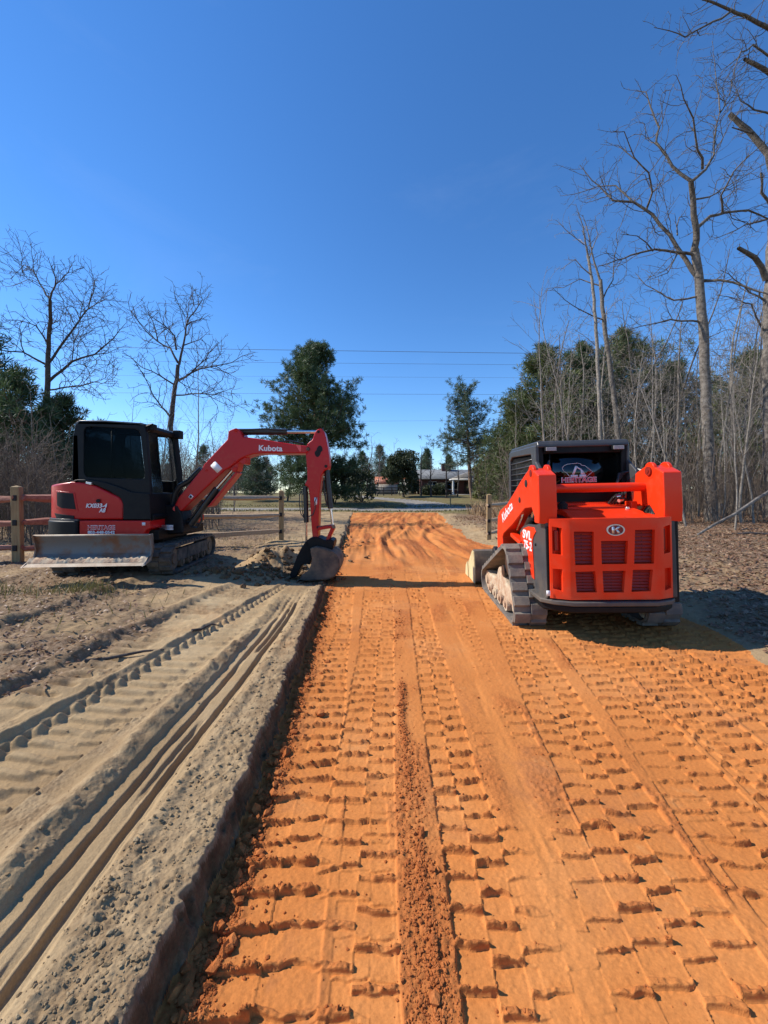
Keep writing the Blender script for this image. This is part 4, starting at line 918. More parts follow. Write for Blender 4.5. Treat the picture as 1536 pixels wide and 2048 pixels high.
    plate('warning_sticker', [(948, 885), (970, 885), (970, 905), (948, 905)], c1, YN - .008, YN - .004, M['white'], skirt, bevel=0)
    MB().tube([L(P(*c1(655, 741), YN - .03)), L(P(*c1(655, 741), YN + .1))], .028, 16).build('cover_lock', M['hole'], cover)
    plate('cover_hinge', [(572, 612), (612, 618), (606, 636), (570, 626)], c1, YN - .03, YN + .05, M['silver'], cover)
    # ---- cab
    ca = [(480, 640), (480, 600), (486, 300), (500, 240), (525, 206), (700, 206), (935, 222), (965, 232), (978, 300), (1000, 600), (1015, 860), (900, 860), (700, 640)]
    wi = [(562, 270), (575, 250), (600, 245), (905, 262), (925, 272), (935, 300), (966, 570), (958, 590), (940, 596), (580, 580), (566, 565), (560, 540)]
    YC, YF = 5.74, 6.66
    a = MB().prism(px(ca, c1, YC), (0, .06, 0)).build('t', M['black']); b = MB().prism([v + Vector((0, -.2, 0)) for v in px(wi, c1, YC)], (0, .6, 0)).build('c', M['black'])
    cab = finish(boolean(a, b, 'DIFFERENCE'), 'cab', M['black'], root, bevel=.014, seg=3)
    a = MB().prism([v + Vector((0, YF - YC - .06, 0)) for v in px(ca, c1, YC)], (0, .06, 0)).build('t', M['black']); b = MB().prism([v + Vector((0, YF - YC - .4, 0)) for v in px(wi, c1, YC)], (0, .8, 0)).build('c', M['black'])
    finish(boolean(a, b, 'DIFFERENCE'), 'far_side_frame', M['black'], cab, bevel=.014)
    plate('side_window', wi, c1, YC + .02, YC + .028, M['tint'], cab, bevel=0, at=YC)
    plate('far_window', wi, c1, YF - .03, YF - .022, M['tint'], cab, bevel=0, at=YC)
    plate('window_divider', [(741, 250), (748, 250), (748, 590), (741, 590)], c1, YC + .012, YC + .034, M['black'], cab, bevel=0, at=YC)
    plate('cab_roof', [(492, 248), (505, 215), (530, 200), (700, 202), (945, 219), (965, 232), (960, 246), (900, 240), (520, 232)], c1, YC - .012, YF + .01, M['charcoal'], cab, bevel=.015, seg=3, at=YC)
    plate('rear_wall', [(480, 640), (480, 600), (486, 300), (520, 300), (530, 640)], c1, YC + .062, YF - .062, M['black'], cab, at=YC)
    plate('cab_floor', [(560, 700), (1012, 830), (1015, 862), (560, 862)], c1, YC + .062, YF - .062, M['black'], cab, at=YC)
    # front frame: sill, header, far pillar and clear windscreen between them
    hx = .115
    f0 = L(P(*c1(968, 235), YC)); f1 = L(P(*c1(1010, 850), YC))
    far_t = f0 + Vector((-.02, .86, .0)); far_b = f1 + Vector((-.02, .86, 0))
    fr = MB(); fr.tube([far_t + Vector((0, 0, -.02)), far_t + (far_b - far_t) * .5 + Vector((.03, 0, 0)), far_b], [.045, .05, .05], 8)
    fr.tube([f0 + Vector((-.02, .03, -.03)), far_t + Vector((-.02, 0, -.03))], .055, 8); fr.tube([f1, far_b], .05, 8)
    fr.build('windscreen_frame', M['black'], cab)
    ws = MB(); ws.prism([f0 + Vector((0, .05, 0)), far_t, far_b, f1 + Vector((0, .05, 0))], (.006, 0, 0)); ws.build('windscreen', M['clear'], cab)
    MB().box(f0 + Vector((.05, .10, -.02)), (.10, .10, .10)).build('work_light', M['black'], cab, bevel=.015)
    MB().box(far_t + Vector((.07, -.03, -.02)), (.13, .12, .14)).build('work_light', M['black'], cab, bevel=.015)
    MB().tube([f0 + Vector((.0, .02, -.02)), f0 + Vector((.10, .02, .02)), f0 + Vector((.14, .02, -.04))], .012, 6).build('grab_rail', M['black'], cab)
    st = MB().box((L(P(*c1(700, 640), 6.2))), (.5, .48, .14)).build('seat', M['seat'], cab, bevel=.04)
    MB().box(L(P(*c1(600, 500), 6.2)), (.13, .46, .6)).build('seat_back', M['seat'], st, bevel=.05)
    MB().tube([L(P(*c1(930, 700), 6.2)), L(P(*c1(915, 600), 6.2))], .02, 8).tube([L(P(*c1(915, 600), 6.1)), L(P(*c1(915, 600), 6.35))], .025, 8).build('control_lever', M['black'], cab)
    MB().tube([L(P(370, 985, 5.8)) + Vector((-1.55, -.02, .05)), L(P(370, 985, 5.8)) + Vector((-1.6, -.05, .12)), L(P(370, 985, 5.8)) + Vector((-1.5, -.05, .14))], .01, 6).build('tail_rail', M['black'], root)
    # ---- swing bracket and boom
    plate('swing_bracket', [(1000, 770), (1180, 770), (1215, 830), (1225, 960), (1010, 975)], c1, 6.10, 6.44, M['black'], root, bevel=.03)
    sb = MB()
    for k in range(4): sb.box(L(P(*c1(1110, 905 + 9 * k), 6.02)), (.22, .02, .015))
    sb.build('hose_clamp', M['silver'], root)
    BN, BF = 6.12, 6.42
    boom_pts = [(18, 722), (36, 690), (60, 640), (230, 430), (250, 395), (345, 292), (420, 212), (425, 152), (452, 140), (482, 130), (512, 150), (532, 195), (640, 208), (800, 234), (930, 254), (1000, 262), (1015, 285), (1000, 318), (850, 318), (700, 316), (610, 323), (560, 338), (520, 356), (480, 385), (430, 425), (400, 440), (240, 590), (90, 735), (50, 748)]
    boom = plate('boom', boom_pts, c2, BN, BF, M['red'], root, bevel=.02, seg=3)
    plate('cylinder_bracket', [(455, 375), (548, 338), (556, 350), (553, 394), (530, 398), (505, 380), (492, 445), (465, 455), (432, 428)], c2, BN + .04, BF - .04, M['red'], boom, bevel=.008)
    plate('data_plate', [(330, 374), (382, 428), (346, 462), (294, 408)], c2, BN - .004, BN + .002, M['white'], boom, bevel=0)
    plate('warning_sticker', [(150, 615), (172, 632), (155, 652), (132, 638)], c2, BN - .004, BN + .002, M['white'], boom, bevel=0)
    plate('warning_symbol', [(149, 623), (162, 634), (153, 645), (140, 637)], c2, BN - .007, BN - .0045, M['hole'], boom, bevel=0)
    plate('arrow_sticker', [(922, 258), (958, 258), (958, 300), (950, 305), (930, 272)], c2, BN - .004, BN + .002, M['reddecal'], boom, bevel=0)
    lettering('maker_lettering', 'Kubota', .12, M['white'], boom, L(P(*c2(735, 282), BN)) + Vector((0, -.004, 0)), (1, 0, -.03), (0.03, 0, 1), bold=.03, width=.375)
    for q, r in (((480, 148), .03), ((1008, 286), .026), ((265, 440), .02), ((474, 380), .022), ((475, 430), .03), ((40, 722), .04)):
        MB().tube([L(P(*c2(*q), BN - .015)), L(P(*c2(*q), BF + .015))], r, 14).build('pin', M['steel'] if q[0] == 1008 else M['red'], boom, bevel=.003)
    ym = 6.27
    MB().tube([L(P(*c2(495, 160), ym)), L(P(*c2(858, 160), ym))], .052, 18).build('arm_cylinder', M['hydraulic'], root, bevel=.008)
    MB().tube([L(P(*c2(856, 160), ym)), L(P(*c2(1075, 160), ym))], .027, 14).build('cylinder_rod', M['chrome'], root)
    MB().tube([L(P(*c2(510, 145), ym - .07)), L(P(*c2(700, 138), ym - .07)), L(P(*c2(850, 148), ym - .05))], .012, 8).build('hydraulic_pipe', M['hydraulic'], root)
    MB().tube([L(P(*c2(790, 236), ym - .1)), L(P(*c2(880, 225), ym - .1)), L(P(*c2(980, 250), ym - .05))], .014, 8).build('hose', M['hydraulic'], boom)
    MB().tube([L(P(*c2(468, 430), ym)), L(P(*c2(330, 590), ym))], .03, 14).build('cylinder_rod', M['chrome'], root)
    MB().tube([L(P(*c2(345, 575), ym)), L(P(*c2(150, 840), ym))], .058, 16).build('boom_cylinder', M['hydraulic'], root, bevel=.008)
    plate('cylinder_guard', [(480, 450), (492, 462), (300, 700), (270, 712)], c2, 6.16, 6.38, M['red'], root, bevel=.006)
    for k, q in enumerate(((( 150, 790), (190, 740), (215, 700)), ((150, 850), (200, 862), (232, 810), (232, 760)), ((120, 800), (170, 790), (215, 690), (240, 660)))):
        MB().tube([L(P(*c2(*p), ym - .06 + .05 * k)) for p in q], .017, 8).build('hose', M['hydraulic'], root)
    MB().tube([L(P(*c2(*p), ym)) for p in ((20, 700), (40, 610), (75, 555), (140, 520), (230, 430))], .045, 10).build('hose', M['hydraulic'], root)
    # ---- arm with its cylinders
    AN, AF = 6.15, 6.38
    ap = [(990, 300), (1000, 262), (1005, 245), (1042, 215), (1055, 175), (1066, 150), (1088, 136), (1110, 137), (1128, 158), (1140, 200), (1152, 262), (1164, 340), (1166, 395), (1160, 432), (1128, 442), (1108, 480), (1092, 620), (1088, 760), (1084, 935), (1042, 935), (1034, 850), (1022, 640), (1010, 565), (983, 548), (1004, 505), (1000, 420)]
    ar = plate('arm', ap, c2, AN, AF, M['red'], root, bevel=.016, seg=3)
    el = [(1085 + 26 * math.cos(R(a)) * .9 + (8 if a < 180 else -4), 302 - 42 * math.sin(R(a)) - 6 * math.cos(R(a))) for a in range(0, 360, 18)]
    plate('arm_opening', el, c2, AN - .004, AN + .002, M['hole'], ar, bevel=0)
    for q, r in (((1010, 286), .03), ((1140, 412), .024), ((1086, 160), .022), ((1080, 858), .02)):
        MB().tube([L(P(*c2(*q), AN - .012)), L(P(*c2(*q), AF + .012))], r, 14).build('pin', M['hole'], ar)
    plate('warning_sticker', [(1056, 640), (1076, 640), (1076, 690), (1056, 700)], c2, AN - .004, AN + .002, M['white'], ar, bevel=0)
    MB().tube([L(P(*z1(735, 150), ym)), L(P(*z1(798, 765), ym))], .046, 16).build('bucket_cylinder', M['hydraulic'], root, bevel=.008)
    MB().tube([L(P(*z1(798, 760), ym)), L(P(*z1(830, 1030), ym))], .02, 12).build('cylinder_rod', M['chrome'], root)
    MB().tube([L(P(*z1(680, 330), ym - .06)), L(P(*z1(710, 560), ym - .06)), L(P(*z1(740, 720), ym - .04))], .014, 8).build('hose', M['hydraulic'], root)
    MB().tube([L(P(*z1(400, 420), ym)), L(P(*z1(415, 985), ym))], .04, 16).build('thumb_cylinder', M['hydraulic'], root, bevel=.008)
    MB().tube([L(P(*z1(410, 985), ym)), L(P(*z1(415, 1290), ym))], .018, 12).build('cylinder_rod', M['chrome'], root)
    for q in (((370, 470), (310, 540), (305, 700), (330, 850), (385, 920)), ((380, 480), (345, 560), (350, 800), (375, 900)), ((440, 900), (520, 860), (555, 760), (550, 660), (575, 590))):
        MB().tube([L(P(*z1(*p), ym - .13 if q[0][0] == 440 else ym)) for p in q], .008, 8).build('hose', M['hydraulic'], root)
    plate('guide_link', [(595, 1060), (760, 1035), (830, 1035), (835, 1075), (760, 1082), (600, 1110)], z1, 6.13, 6.40, M['red'], root, bevel=.006)
    plate('bucket_link', [(800, 1070), (860, 1080), (760, 1285), (715, 1265)], z1, 6.17, 6.36, M['red'], root, bevel=.006)
    MB().tube([L(P(*z1(845, 1050), 6.10)), L(P(*z1(845, 1050), 6.44))], .03, 14).build('pin', M['steel'], root)
    # ---- coupler, thumb, bucket
    KN, KF = 5.98, 6.58
    plate('bucket_coupler', [(410, 1275), (470, 1232), (540, 1215), (610, 1220), (720, 1270), (800, 1248), (845, 1275), (852, 1320), (835, 1390), (800, 1445), (560, 1385), (460, 1395)], z1, 6.10, 6.46, M['black'], root, bevel=.012)
    plate('thumb', [(410, 1275), (470, 1300), (490, 1400), (508, 1540), (470, 1650), (400, 1640), (350, 1650), (290, 1760), (250, 1850), (165, 1856), (150, 1800), (215, 1660), (270, 1510), (335, 1385)], z1, 6.15, 6.42, M['black'], root, bevel=.012)
    side = [(480, 1395), (560, 1380), (700, 1410), (820, 1450), (880, 1500), (915, 1580), (928, 1670), (905, 1750), (860, 1815), (780, 1860), (600, 1880), (380, 1893), (310, 1888), (345, 1808), (440, 1745), (488, 1660), (505, 1560), (485, 1470)]
    bsh = [(470, 1400), (560, 1368), (700, 1398), (830, 1440), (895, 1495), (932, 1575), (944, 1672), (920, 1758), (868, 1828), (782, 1876), (600, 1896), (310, 1905)]
    bsi = [(310, 1893), (600, 1882), (780, 1862), (858, 1816), (902, 1750), (926, 1670), (914, 1582), (880, 1505), (820, 1455), (700, 1412), (560, 1384), (474, 1412)]
    bk = MB(); bk.prism(px(bsh + bsi, z1, KN), (0, KF - KN, 0)); bko = bk.build('bucket', M['steel'], root, bevel=.003)
    plate('bucket_side', side, z1, KN - .012, KN + .006, M['steel'], bko, bevel=.003)
    plate('bucket_side', side, z1, KF - .006, KF + .012, M['steel'], bko, bevel=.003, at=KN)
    for k in range(4):
        y = KN + .07 + k * (KF - KN - .14) / 3
        plate('bucket_tooth', [(300, 1885), (345, 1872), (380, 1900), (360, 1912), (255, 1918)], z1, y - .035, y + .035, M['edge'], bko, bevel=.004, at=KN)
    return root
excavator()

# ------------------------------------------------------------------ rail fences
def split_rail(mb, a, b, r, rg, k=7):
    """a rough split rail: uneven section that bows a little"""
    a, b = Vector(a), Vector(b); n = 7; pts = []; rs_ = []
    for i in range(n):
        t = i / (n - 1); p = a.lerp(b, t) + Vector((rg.uniform(-.012, .012), rg.uniform(-.012, .012), -.02 * math.sin(math.pi * t) + rg.uniform(-.012, .012)))
        pts.append(p); rs_.append(r * (0.55 if i in (0, n - 1) else rg.uniform(.85, 1.1)))
    s0 = len(mb.v); mb.tube(pts, rs_, k)
    ph = [rg.uniform(.75, 1.2) for _ in range(k)]
    for i in range(n):
        for j in range(k):
            v = Vector(mb.v[s0 + i*k + j]); mb.v[s0 + i*k + j] = tuple(pts[i] + (v - pts[i]) * ph[j])
def fence_post(x, y, h, wd, parent, mat, rg, yaw, name='post'):
    z = gz(x, y); mb = MB(); m = Matrix.Rotation(yaw, 3, 'Z')
    mb.prism([Vector((x, y, z - .1)) + m @ Vector(p) for p in ((-wd/2, -wd*.42, 0), (wd/2, -wd*.46, 0), (wd*.47, wd*.42, 0), (-wd*.5, wd*.45, 0))], (rg.uniform(-.015, .015), rg.uniform(-.015, .015), h + .1 - .02))
    top = [Vector(v) for v in mb.v[4:8]]; c = sum(top, Vector()) / 4 + Vector((0, 0, .028)); i = len(mb.v); mb.v.append(tuple(c))
    mb.f = [f for f in mb.f if set(f) != {4, 5, 6, 7}] + [(4, 5, i), (5, 6, i), (6, 7, i), (7, 4, i)]
    p = mb.build(name, mat, parent, bevel=.01)
    return p
def rail_fence(name, posts, sections, label, zs=(1.13, .70, .26), h=1.33, mat_post=None, loc=None, group=None):
    rg = random.Random(len(label)); root = thing(name, (0, 0, 0), label, 'fence', group)
    for (x, y, wd) in posts:
        p = fence_post(x, y, h * rg.uniform(.98, 1.02), wd, root, mat_post or M['post'], rg, rg.uniform(-.15, .25))
        for z in zs: MB().box((x - .005, y - wd * .47, gz(x, y) + z), (.075, .03, .10)).build('mortise', M['hole'], p, bevel=.01) if h > 1.2 else None
    for (a, b, mt) in sections:
        for k, z in enumerate(zs):
            d = (Vector((b[0], b[1], 0)) - Vector((a[0], a[1], 0))).normalized() * .09
            za, zb = gz(*a) + z + rg.uniform(-.03, .03), gz(*b) + z + rg.uniform(-.03, .03)
            mb = MB(); split_rail(mb, (a[0] - d.x, a[1] - d.y, za), (b[0] + d.x, b[1] + d.y, zb), .062 if k else .068, rg); mb.build('rail', M[mt], root)
    return root
rail_fence('rail_fence', [(-6.38, 6.72, .135), (-4.55, 8.45, .14), (-2.68, 10.05, .125)],
           [((-9.2, 6.55), (-6.38, 6.72), 'rail'), ((-6.38, 6.72), (-4.55, 8.45), 'rail'), ((-4.55, 8.45), (-2.68, 10.05), 'rail_pale')],
           'three-rail split wooden fence behind the excavator, red-brown rails and square posts')
rail_fence('rail_fence', [(3.02, 11.1, .125), (5.3, 13.2, .13)], [((3.02, 11.1), (5.3, 13.2), 'rail_pale')], 'pale wooden post and rails of the gateway beside the track loader', zs=(.98, .55, .2), h=1.33)
# stake in the lawn and the dark board fence by the house
def stake(x, y, h, label):
    z = gz(x, y); o = MB().prism([(x-.05, y-.05, z-.05), (x+.05, y-.05, z-.05), (x+.05, y+.05, z-.05), (x-.05, y+.05, z-.05)], (.01, 0, h)).build('marker_stake', M['post'], bevel=.01)
    tag(o, label, 'stake')
stake(6.55, 38, 1.15, 'small pale stake in the lawn before the brick house')
stake(-7.0, 36.8, 1.0, 'short grey stake at the road edge left of the driveway')
def board_fence(label, a, b, n):
    root = thing('board_fence', (0, 0, 0), label, 'fence'); A, B_ = Vector(a), Vector(b)
    for k in range(n + 1):
        p = A.lerp(B_, k / n); MB().box((p.x, p.y, gz(p.x, p.y) + .6), (.14, .14, 1.3)).build('post', M['bark_dark'], root, bevel=.01)
    for zz in (.35, .75, 1.12):
        MB().box(((A.x + B_.x) / 2, (A.y + B_.y) / 2 - .08, gz(*a[:2]) + zz), ((B_ - A).length, .035, .13), Matrix.Rotation(math.atan2(B_.y - A.y, B_.x - A.x), 3, 'Z')).build('board', M['bark_dark'], root, bevel=.005)
board_fence('dark board fence in front of the shed with the orange roof', (-2.5, 57.5, 0), (2.4, 58.2, 0), 4)

# ------------------------------------------------------------------ brick house, shed
def brick_mat():
    m, t, b = nodes('red_brick'); br = t.nodes.new('ShaderNodeTexBrick'); tc = t.nodes.new('ShaderNodeTexCoord'); mp = t.nodes.new('ShaderNodeMapping')
    mp.inputs['Rotation'].default_value = (R(90), 0, 0); t.links.new(tc.outputs['Object'], mp.inputs[0]); t.links.new(mp.outputs[0], br.inputs[0])
    br.inputs['Scale'].default_value = 2.2; br.inputs['Color1'].default_value = (.085, .026, .021, 1); br.inputs['Color2'].default_value = (.11, .034, .026, 1); br.inputs['Mortar'].default_value = (.10, .08, .07, 1)
    t.links.new(br.outputs[0], b.inputs['Base Color']); b.inputs['Roughness'].default_value = .9; return m
M['brick'] = brick_mat()
M['roofmetal'] = simple('grey_metal_roof', (.15, .16, .165), (.11, .115, .12), 2, .8)
M['shingle'] = simple('grey_shingle', (.16, .155, .15), (.22, .21, .2), 6, .9, bs=.3)
M['trim'] = simple('white_trim', (.72, .71, .68), (.62, .61, .58), 4, .6)
M['orangeroof'] = simple('orange_metal_roof', (.40, .125, .055), (.34, .10, .045), 3, .6)
M['siding'] = simple('pale_siding', (.34, .31, .27), (.28, .26, .22), 3, .8)
def house():
    X0, X1, Y0, Y1, Z = 5.9, 21.5, 60.0, 69.0, 1.0; root = thing('brick_house', (0, 0, 0), 'low red brick house with white porch columns under a grey roof', 'house')
    wins = [(7.6, 1.3), (10.6, 1.9), (17.6, 1.8), (20.0, 1.4)]
    a = MB().box(((X0+X1)/2, (Y0+Y1)/2, Z + 1.3), (X1-X0, Y1-Y0, 2.6)).build('t', M['brick']); c = MB()
    for x, wd in wins: c.box((x, Y0, Z + 1.5), (wd, .5, 1.3))
    c.box((13.0, Y0, Z + 1.05), (1.0, .5, 2.1)); b = c.build('c', M['brick'])
    wall = finish(boolean(a, b, 'DIFFERENCE'), 'wall', M['brick'], root)
    for x, wd in wins:
        f = MB(); f.box((x, Y0 + .10, Z + 2.11), (wd, .08, .08)).box((x, Y0 + .10, Z + .89), (wd, .10, .08)); f.box((x - wd/2 + .04, Y0 + .10, Z + 1.5), (.08, .08, 1.14)).box((x + wd/2 - .04, Y0 + .10, Z + 1.5), (.08, .08, 1.14)).box((x, Y0 + .10, Z + 1.5), (.06, .05, 1.14))
        fo = f.build('window', M['trim'], root); MB().box((x, Y0 + .14, Z + 1.5), (wd - .1, .02, 1.2)).build('pane', M['tint'], fo)
        MB().box((x, Y0 + .24, Z + 1.5), (wd, .02, 1.3)).build('curtain', M['hole'], fo)
    MB().box((13.0, Y0 + .16, Z + 1.05), (.96, .06, 2.08)).build('door', M['bark_dark'], root)
    rf = MB(); rf.prism([(X0 - .5, Y0 - .6, Z + 2.55), (X0 - .5, (Y0+Y1)/2, Z + 4.25), (X0 - .5, Y1 + .6, Z + 2.55), (X0 - .5, Y1 + .5, Z + 2.45), (X0 - .5, (Y0+Y1)/2, Z + 4.05), (X0 - .5, Y0 - .5, Z + 2.45)], (X1 - X0 + 1, 0, 0))
    roof = rf.build('roof', M['roofmetal'], root)
    MB().box((10.3, 64.0, Z + 4.1), (1.5, .9, 2.2)).build('chimney', M['brick'], roof, bevel=.02)
    # porch
    px0, px1 = 10.0, 16.4
    MB().prism([(px0, 57.2, Z + 2.5), ((px0+px1)/2, 57.2, Z + 3.7), (px1, 57.2, Z + 2.5)], (0, 4.5, 0)).build('porch_gable', M['shingle'], root)
    MB().box(((px0+px1)/2, 58.6, Z + 2.38), (px1 - px0 - .1, 2.75, .22)).build('porch_beam', M['trim'], root)
    MB().box(((px0+px1)/2, 58.5, Z + .08), (px1 - px0, 3.0, .16)).build('porch_floor', M['siding'], root)
    for x in (10.3, 13.2, 16.1): MB().tube([(x, 57.4, Z + .16), (x, 57.4, Z + .3), (x, 57.4, Z + 2.1), (x, 57.4, Z + 2.28)], [.19, .15, .13, .18], 12).build('porch_column', M['trim'], root)
house()
def shed():
    root = thing('garden_shed', (0, 0, 0), 'small shed with a bright orange roof beyond the dark fence', 'shed'); Z = gz(0, 75)
    MB().box((.5, 76.5, Z + 1.1), (4.2, 4, 2.2)).build('wall', M['siding'], root)
    MB().prism([(-1.8, 74.2, Z + 2.1), (-1.8, 76.5, Z + 3.5), (-1.8, 78.8, Z + 2.1), (-1.8, 78.6, Z + 2.0), (-1.8, 76.5, Z + 3.3), (-1.8, 74.4, Z + 2.0)], (4.6, 0, 0)).build('roof', M['orangeroof'], root)
    root2 = thing('white_building', (0, 0, 0), 'sliver of pale sunlit building at the left end of the brick house', 'outbuilding')
    MB().box((4.5, 66.5, Z + 1.4), (1.9, 4, 2.8)).build('wall', M['siding'], root2); MB().prism([(3.4, 64.2, Z + 2.75), (4.5, 64.2, Z + 3.4), (5.6, 64.2, Z + 2.75)], (0, 4.6, 0)).build('roof', M['orangeroof'], root2)
    MB().box((4.2, 64.47, Z + 1.0), (.8, .05, 2.0)).build('door', M['trim'], root2)
shed()

# ------------------------------------------------------------------ power lines
M['wire'] = simple('weathered_wire', (.10, .10, .11), (.13, .13, .14), 5, .6)
for (vl, vr, Yw, r, lab) in ((690, 711, 52, .026, 'topmost and thickest of the five overhead wires'), (718, 732, 54, .016, 'second overhead wire from the top'), (748, 756, 56, .011, 'thin third overhead wire crossing the sky'), (783, 789, 52, .016, 'fourth overhead wire crossing beside the big pine top'), (846, 834, 55, .010, 'lowest overhead wire, just above the excavator boom')):
    a, b = P(0, vl, Yw), P(1536, vr, Yw); d = b - a; pts = []
    for k in range(33):
        t = -0.8 + 2.6 * k / 32; p = a + d * t; p.z -= 0.5 * (1 - (2 * (t + .8) / 2.6 - 1)**2); pts.append(p + Vector((0, 0, .35)))
    o = MB().tube(pts, r, 6).build('power_line', M['wire']); tag(o, lab, 'power line', 'overhead power lines')

# ------------------------------------------------------------------ trees
class Tubes:
    """collects branch tubes in bulk"""
    def __init__(s): s.v = []; s.f = []; s.n = 0
    def add(s, pts, rad, k):
        p = np.asarray(pts, float); n = len(p); t = np.empty_like(p); t[1:-1] = p[2:] - p[:-2]; t[0] = p[1] - p[0]; t[-1] = p[-1] - p[-2]
        t /= np.linalg.norm(t, axis=1)[:, None] + 1e-9
        ref = np.array([0.31, 0.21, 0.93]) if abs(t[0, 2]) < 0.8 else np.array([0.93, 0.31, 0.2])
        a = np.cross(t, ref); a /= np.linalg.norm(a, axis=1)[:, None] + 1e-9; b = np.cross(t, a)
        an = np.arange(k) * 2 * np.pi / k; r = np.asarray(rad, float)[:, None, None]
        ring = p[:, None, :] + r * (np.cos(an)[None, :, None] * a[:, None, :] + np.sin(an)[None, :, None] * b[:, None, :])
        s.v.append(ring.reshape(-1, 3)); i = np.arange(n - 1)[:, None] * k + s.n; j = np.arange(k)[None]; j2 = (j + 1) % k
        s.f.append(np.stack([i + j, i + j2, i + k + j2, i + k + j], -1).reshape(-1, 4)); s.n += n * k
    def mesh(s, name): return np_mesh(name, np.concatenate(s.v), np.concatenate(s.f), True)
def unit(v): return v / (np.linalg.norm(v) + 1e-9)
def grow(T, rg, p, d, L, r, lev, o, tip=None):
    """one branch and, recursively, its side branches"""
    ns = max(3, int(L / o['seg'])) if lev else max(4, int(L / o['seg'])); sl = L / ns; pts = [p]; dirs = [d]; rr = [r]; g = o['gnarl'][min(lev, len(o['gnarl']) - 1)]
    for i in range(ns):
        d = unit(d + rg.randn(3) * g + np.array([0, 0, o['up'][min(lev, len(o['up']) - 1)]])); p = p + d * sl; pts.append(p); dirs.append(d)
        rr.append(max(r * (1 - (i + 1) / ns) ** 0.8 + (o['rmin'] if lev < o['lev'] else o['rmin'] * .6) * ((i + 1) / ns), o['rmin'] * .5))
    emit(T, rg, pts, dirs, rr, L, lev, o)
def emit(T, rg, pts, dirs, rr, L, lev, o, start=None, n=None):
    T.add(pts, rr, 9 if rr[0] > .08 else 5 if rr[0] > .025 else 3)
    if lev >= o['lev']: return
    start = o['start'][min(lev, len(o['start']) - 1)] if start is None else start
    n = n if n is not None else max(1, int(L * o['dens'][min(lev, len(o['dens']) - 1)] + rg.rand()))
    az = rg.rand() * 6.28
    for k in range(n):
        t = start + (1 - start) * (k + rg.rand()) / n; f = t * (len(pts) - 1); i = min(int(f), len(pts) - 2); q = np.asarray(pts[i]) + (np.asarray(pts[i+1]) - np.asarray(pts[i])) * (f - i)
        dd = np.asarray(dirs[i]); az += 2.4 + rg.randn() * .5; a = unit(np.cross(dd, [0.3, 0.5, 0.81])); b = np.cross(dd, a)
        an = R(o['angle'][min(lev, len(o['angle']) - 1)] + rg.randn() * 10); nd = unit(dd * math.cos(an) + (a * math.cos(az) + b * math.sin(az)) * math.sin(an))
        cl = L * o['ratio'][min(lev, len(o['ratio']) - 1)] * (1.15 - .75 * (t - start) / (1 - start + 1e-6)) * rg.uniform(.6, 1.2)
        cr = min(rr[i] * .62, o['rmax'][min(lev, len(o['rmax']) - 1)]) * rg.uniform(.7, 1)
        grow(T, rg, q, nd, max(cl, .25), max(cr, o['rmin']), lev + 1, o)
def guided(T, rg, pts, rad, o, lev, n=None, start=.15):
    """a limb that follows measured points; returns nothing, side branches grow by themselves"""
    pts = [np.asarray(p, float) for p in pts]; fine, rr = [], []
    for i in range(len(pts) - 1):
        m = max(2, int(np.linalg.norm(pts[i+1] - pts[i]) / .45))
        for k in range(m):
            t = k / m; fine.append(pts[i] + (pts[i+1] - pts[i]) * t + (rg.randn(3) * .02)); rr.append(rad[0] + (rad[1] - rad[0]) * ((i + t) / (len(pts) - 1)) ** .8)
    fine.append(pts[-1]); rr.append(rad[1]); dirs = [unit(b - a) for a, b in zip(fine, fine[1:])]; dirs.append(dirs[-1])
    L = sum(np.linalg.norm(b - a) for a, b in zip(fine, fine[1:]))
    emit(T, rg, fine, dirs, rr, L, lev, o, start, n)
OAK = dict(seg=.26, gnarl=[.12, .27, .34, .34], up=[.05, .03, .05, .05], lev=4, start=[.3, .2, .15, .1], dens=[1.1, 1.9, 3.0, 3.4], angle=[50, 52, 50, 48], ratio=[.5, .42, .38, .36], rmax=[.1, .05, .02, .009], rmin=.0058)
OAK2 = dict(OAK, dens=[1.1, 2.3, 4.4, 3.8], ratio=[.5, .45, .46, .40], up=[.05, .05, .08, .06], rmin=.0085)
SAP = dict(seg=.35, gnarl=[.05, .14, .2, .2], up=[.05, .09, .08, .05], lev=2, start=[.25, .15, .1], dens=[2.3, 2.0, 2.0], angle=[40, 42, 40], ratio=[.28, .4, .4], rmax=[.022, .008, .006], rmin=.005)

def tree_thing(name, base, label, group, T_trunk, T_crown, mat_t, mat_c, cat='tree'):
    root = thing(name, base, label, cat, group); off = np.array(base)
    for nm, T, mt in (('trunk', T_trunk, mat_t), ('crown', T_crown, mat_c)):
        if not T or not T.v: continue
        T.v = [v - off for v in T.v]; link_mesh(nm, T.mesh(nm), mt, root)
    return root
def W(pts, Yd, rg=None, spread=0.0):
    """measured picture points placed at the tree's own distance, limbs leaning to and fro in depth"""
    out = []; dy = rg.uniform(-1, 1) * spread if rg is not None else 0; n = len(pts)
    for i, (u, v) in enumerate(pts): out.append(np.array(P(u, v, Yd + dy * i / max(1, n - 1))))
    return out

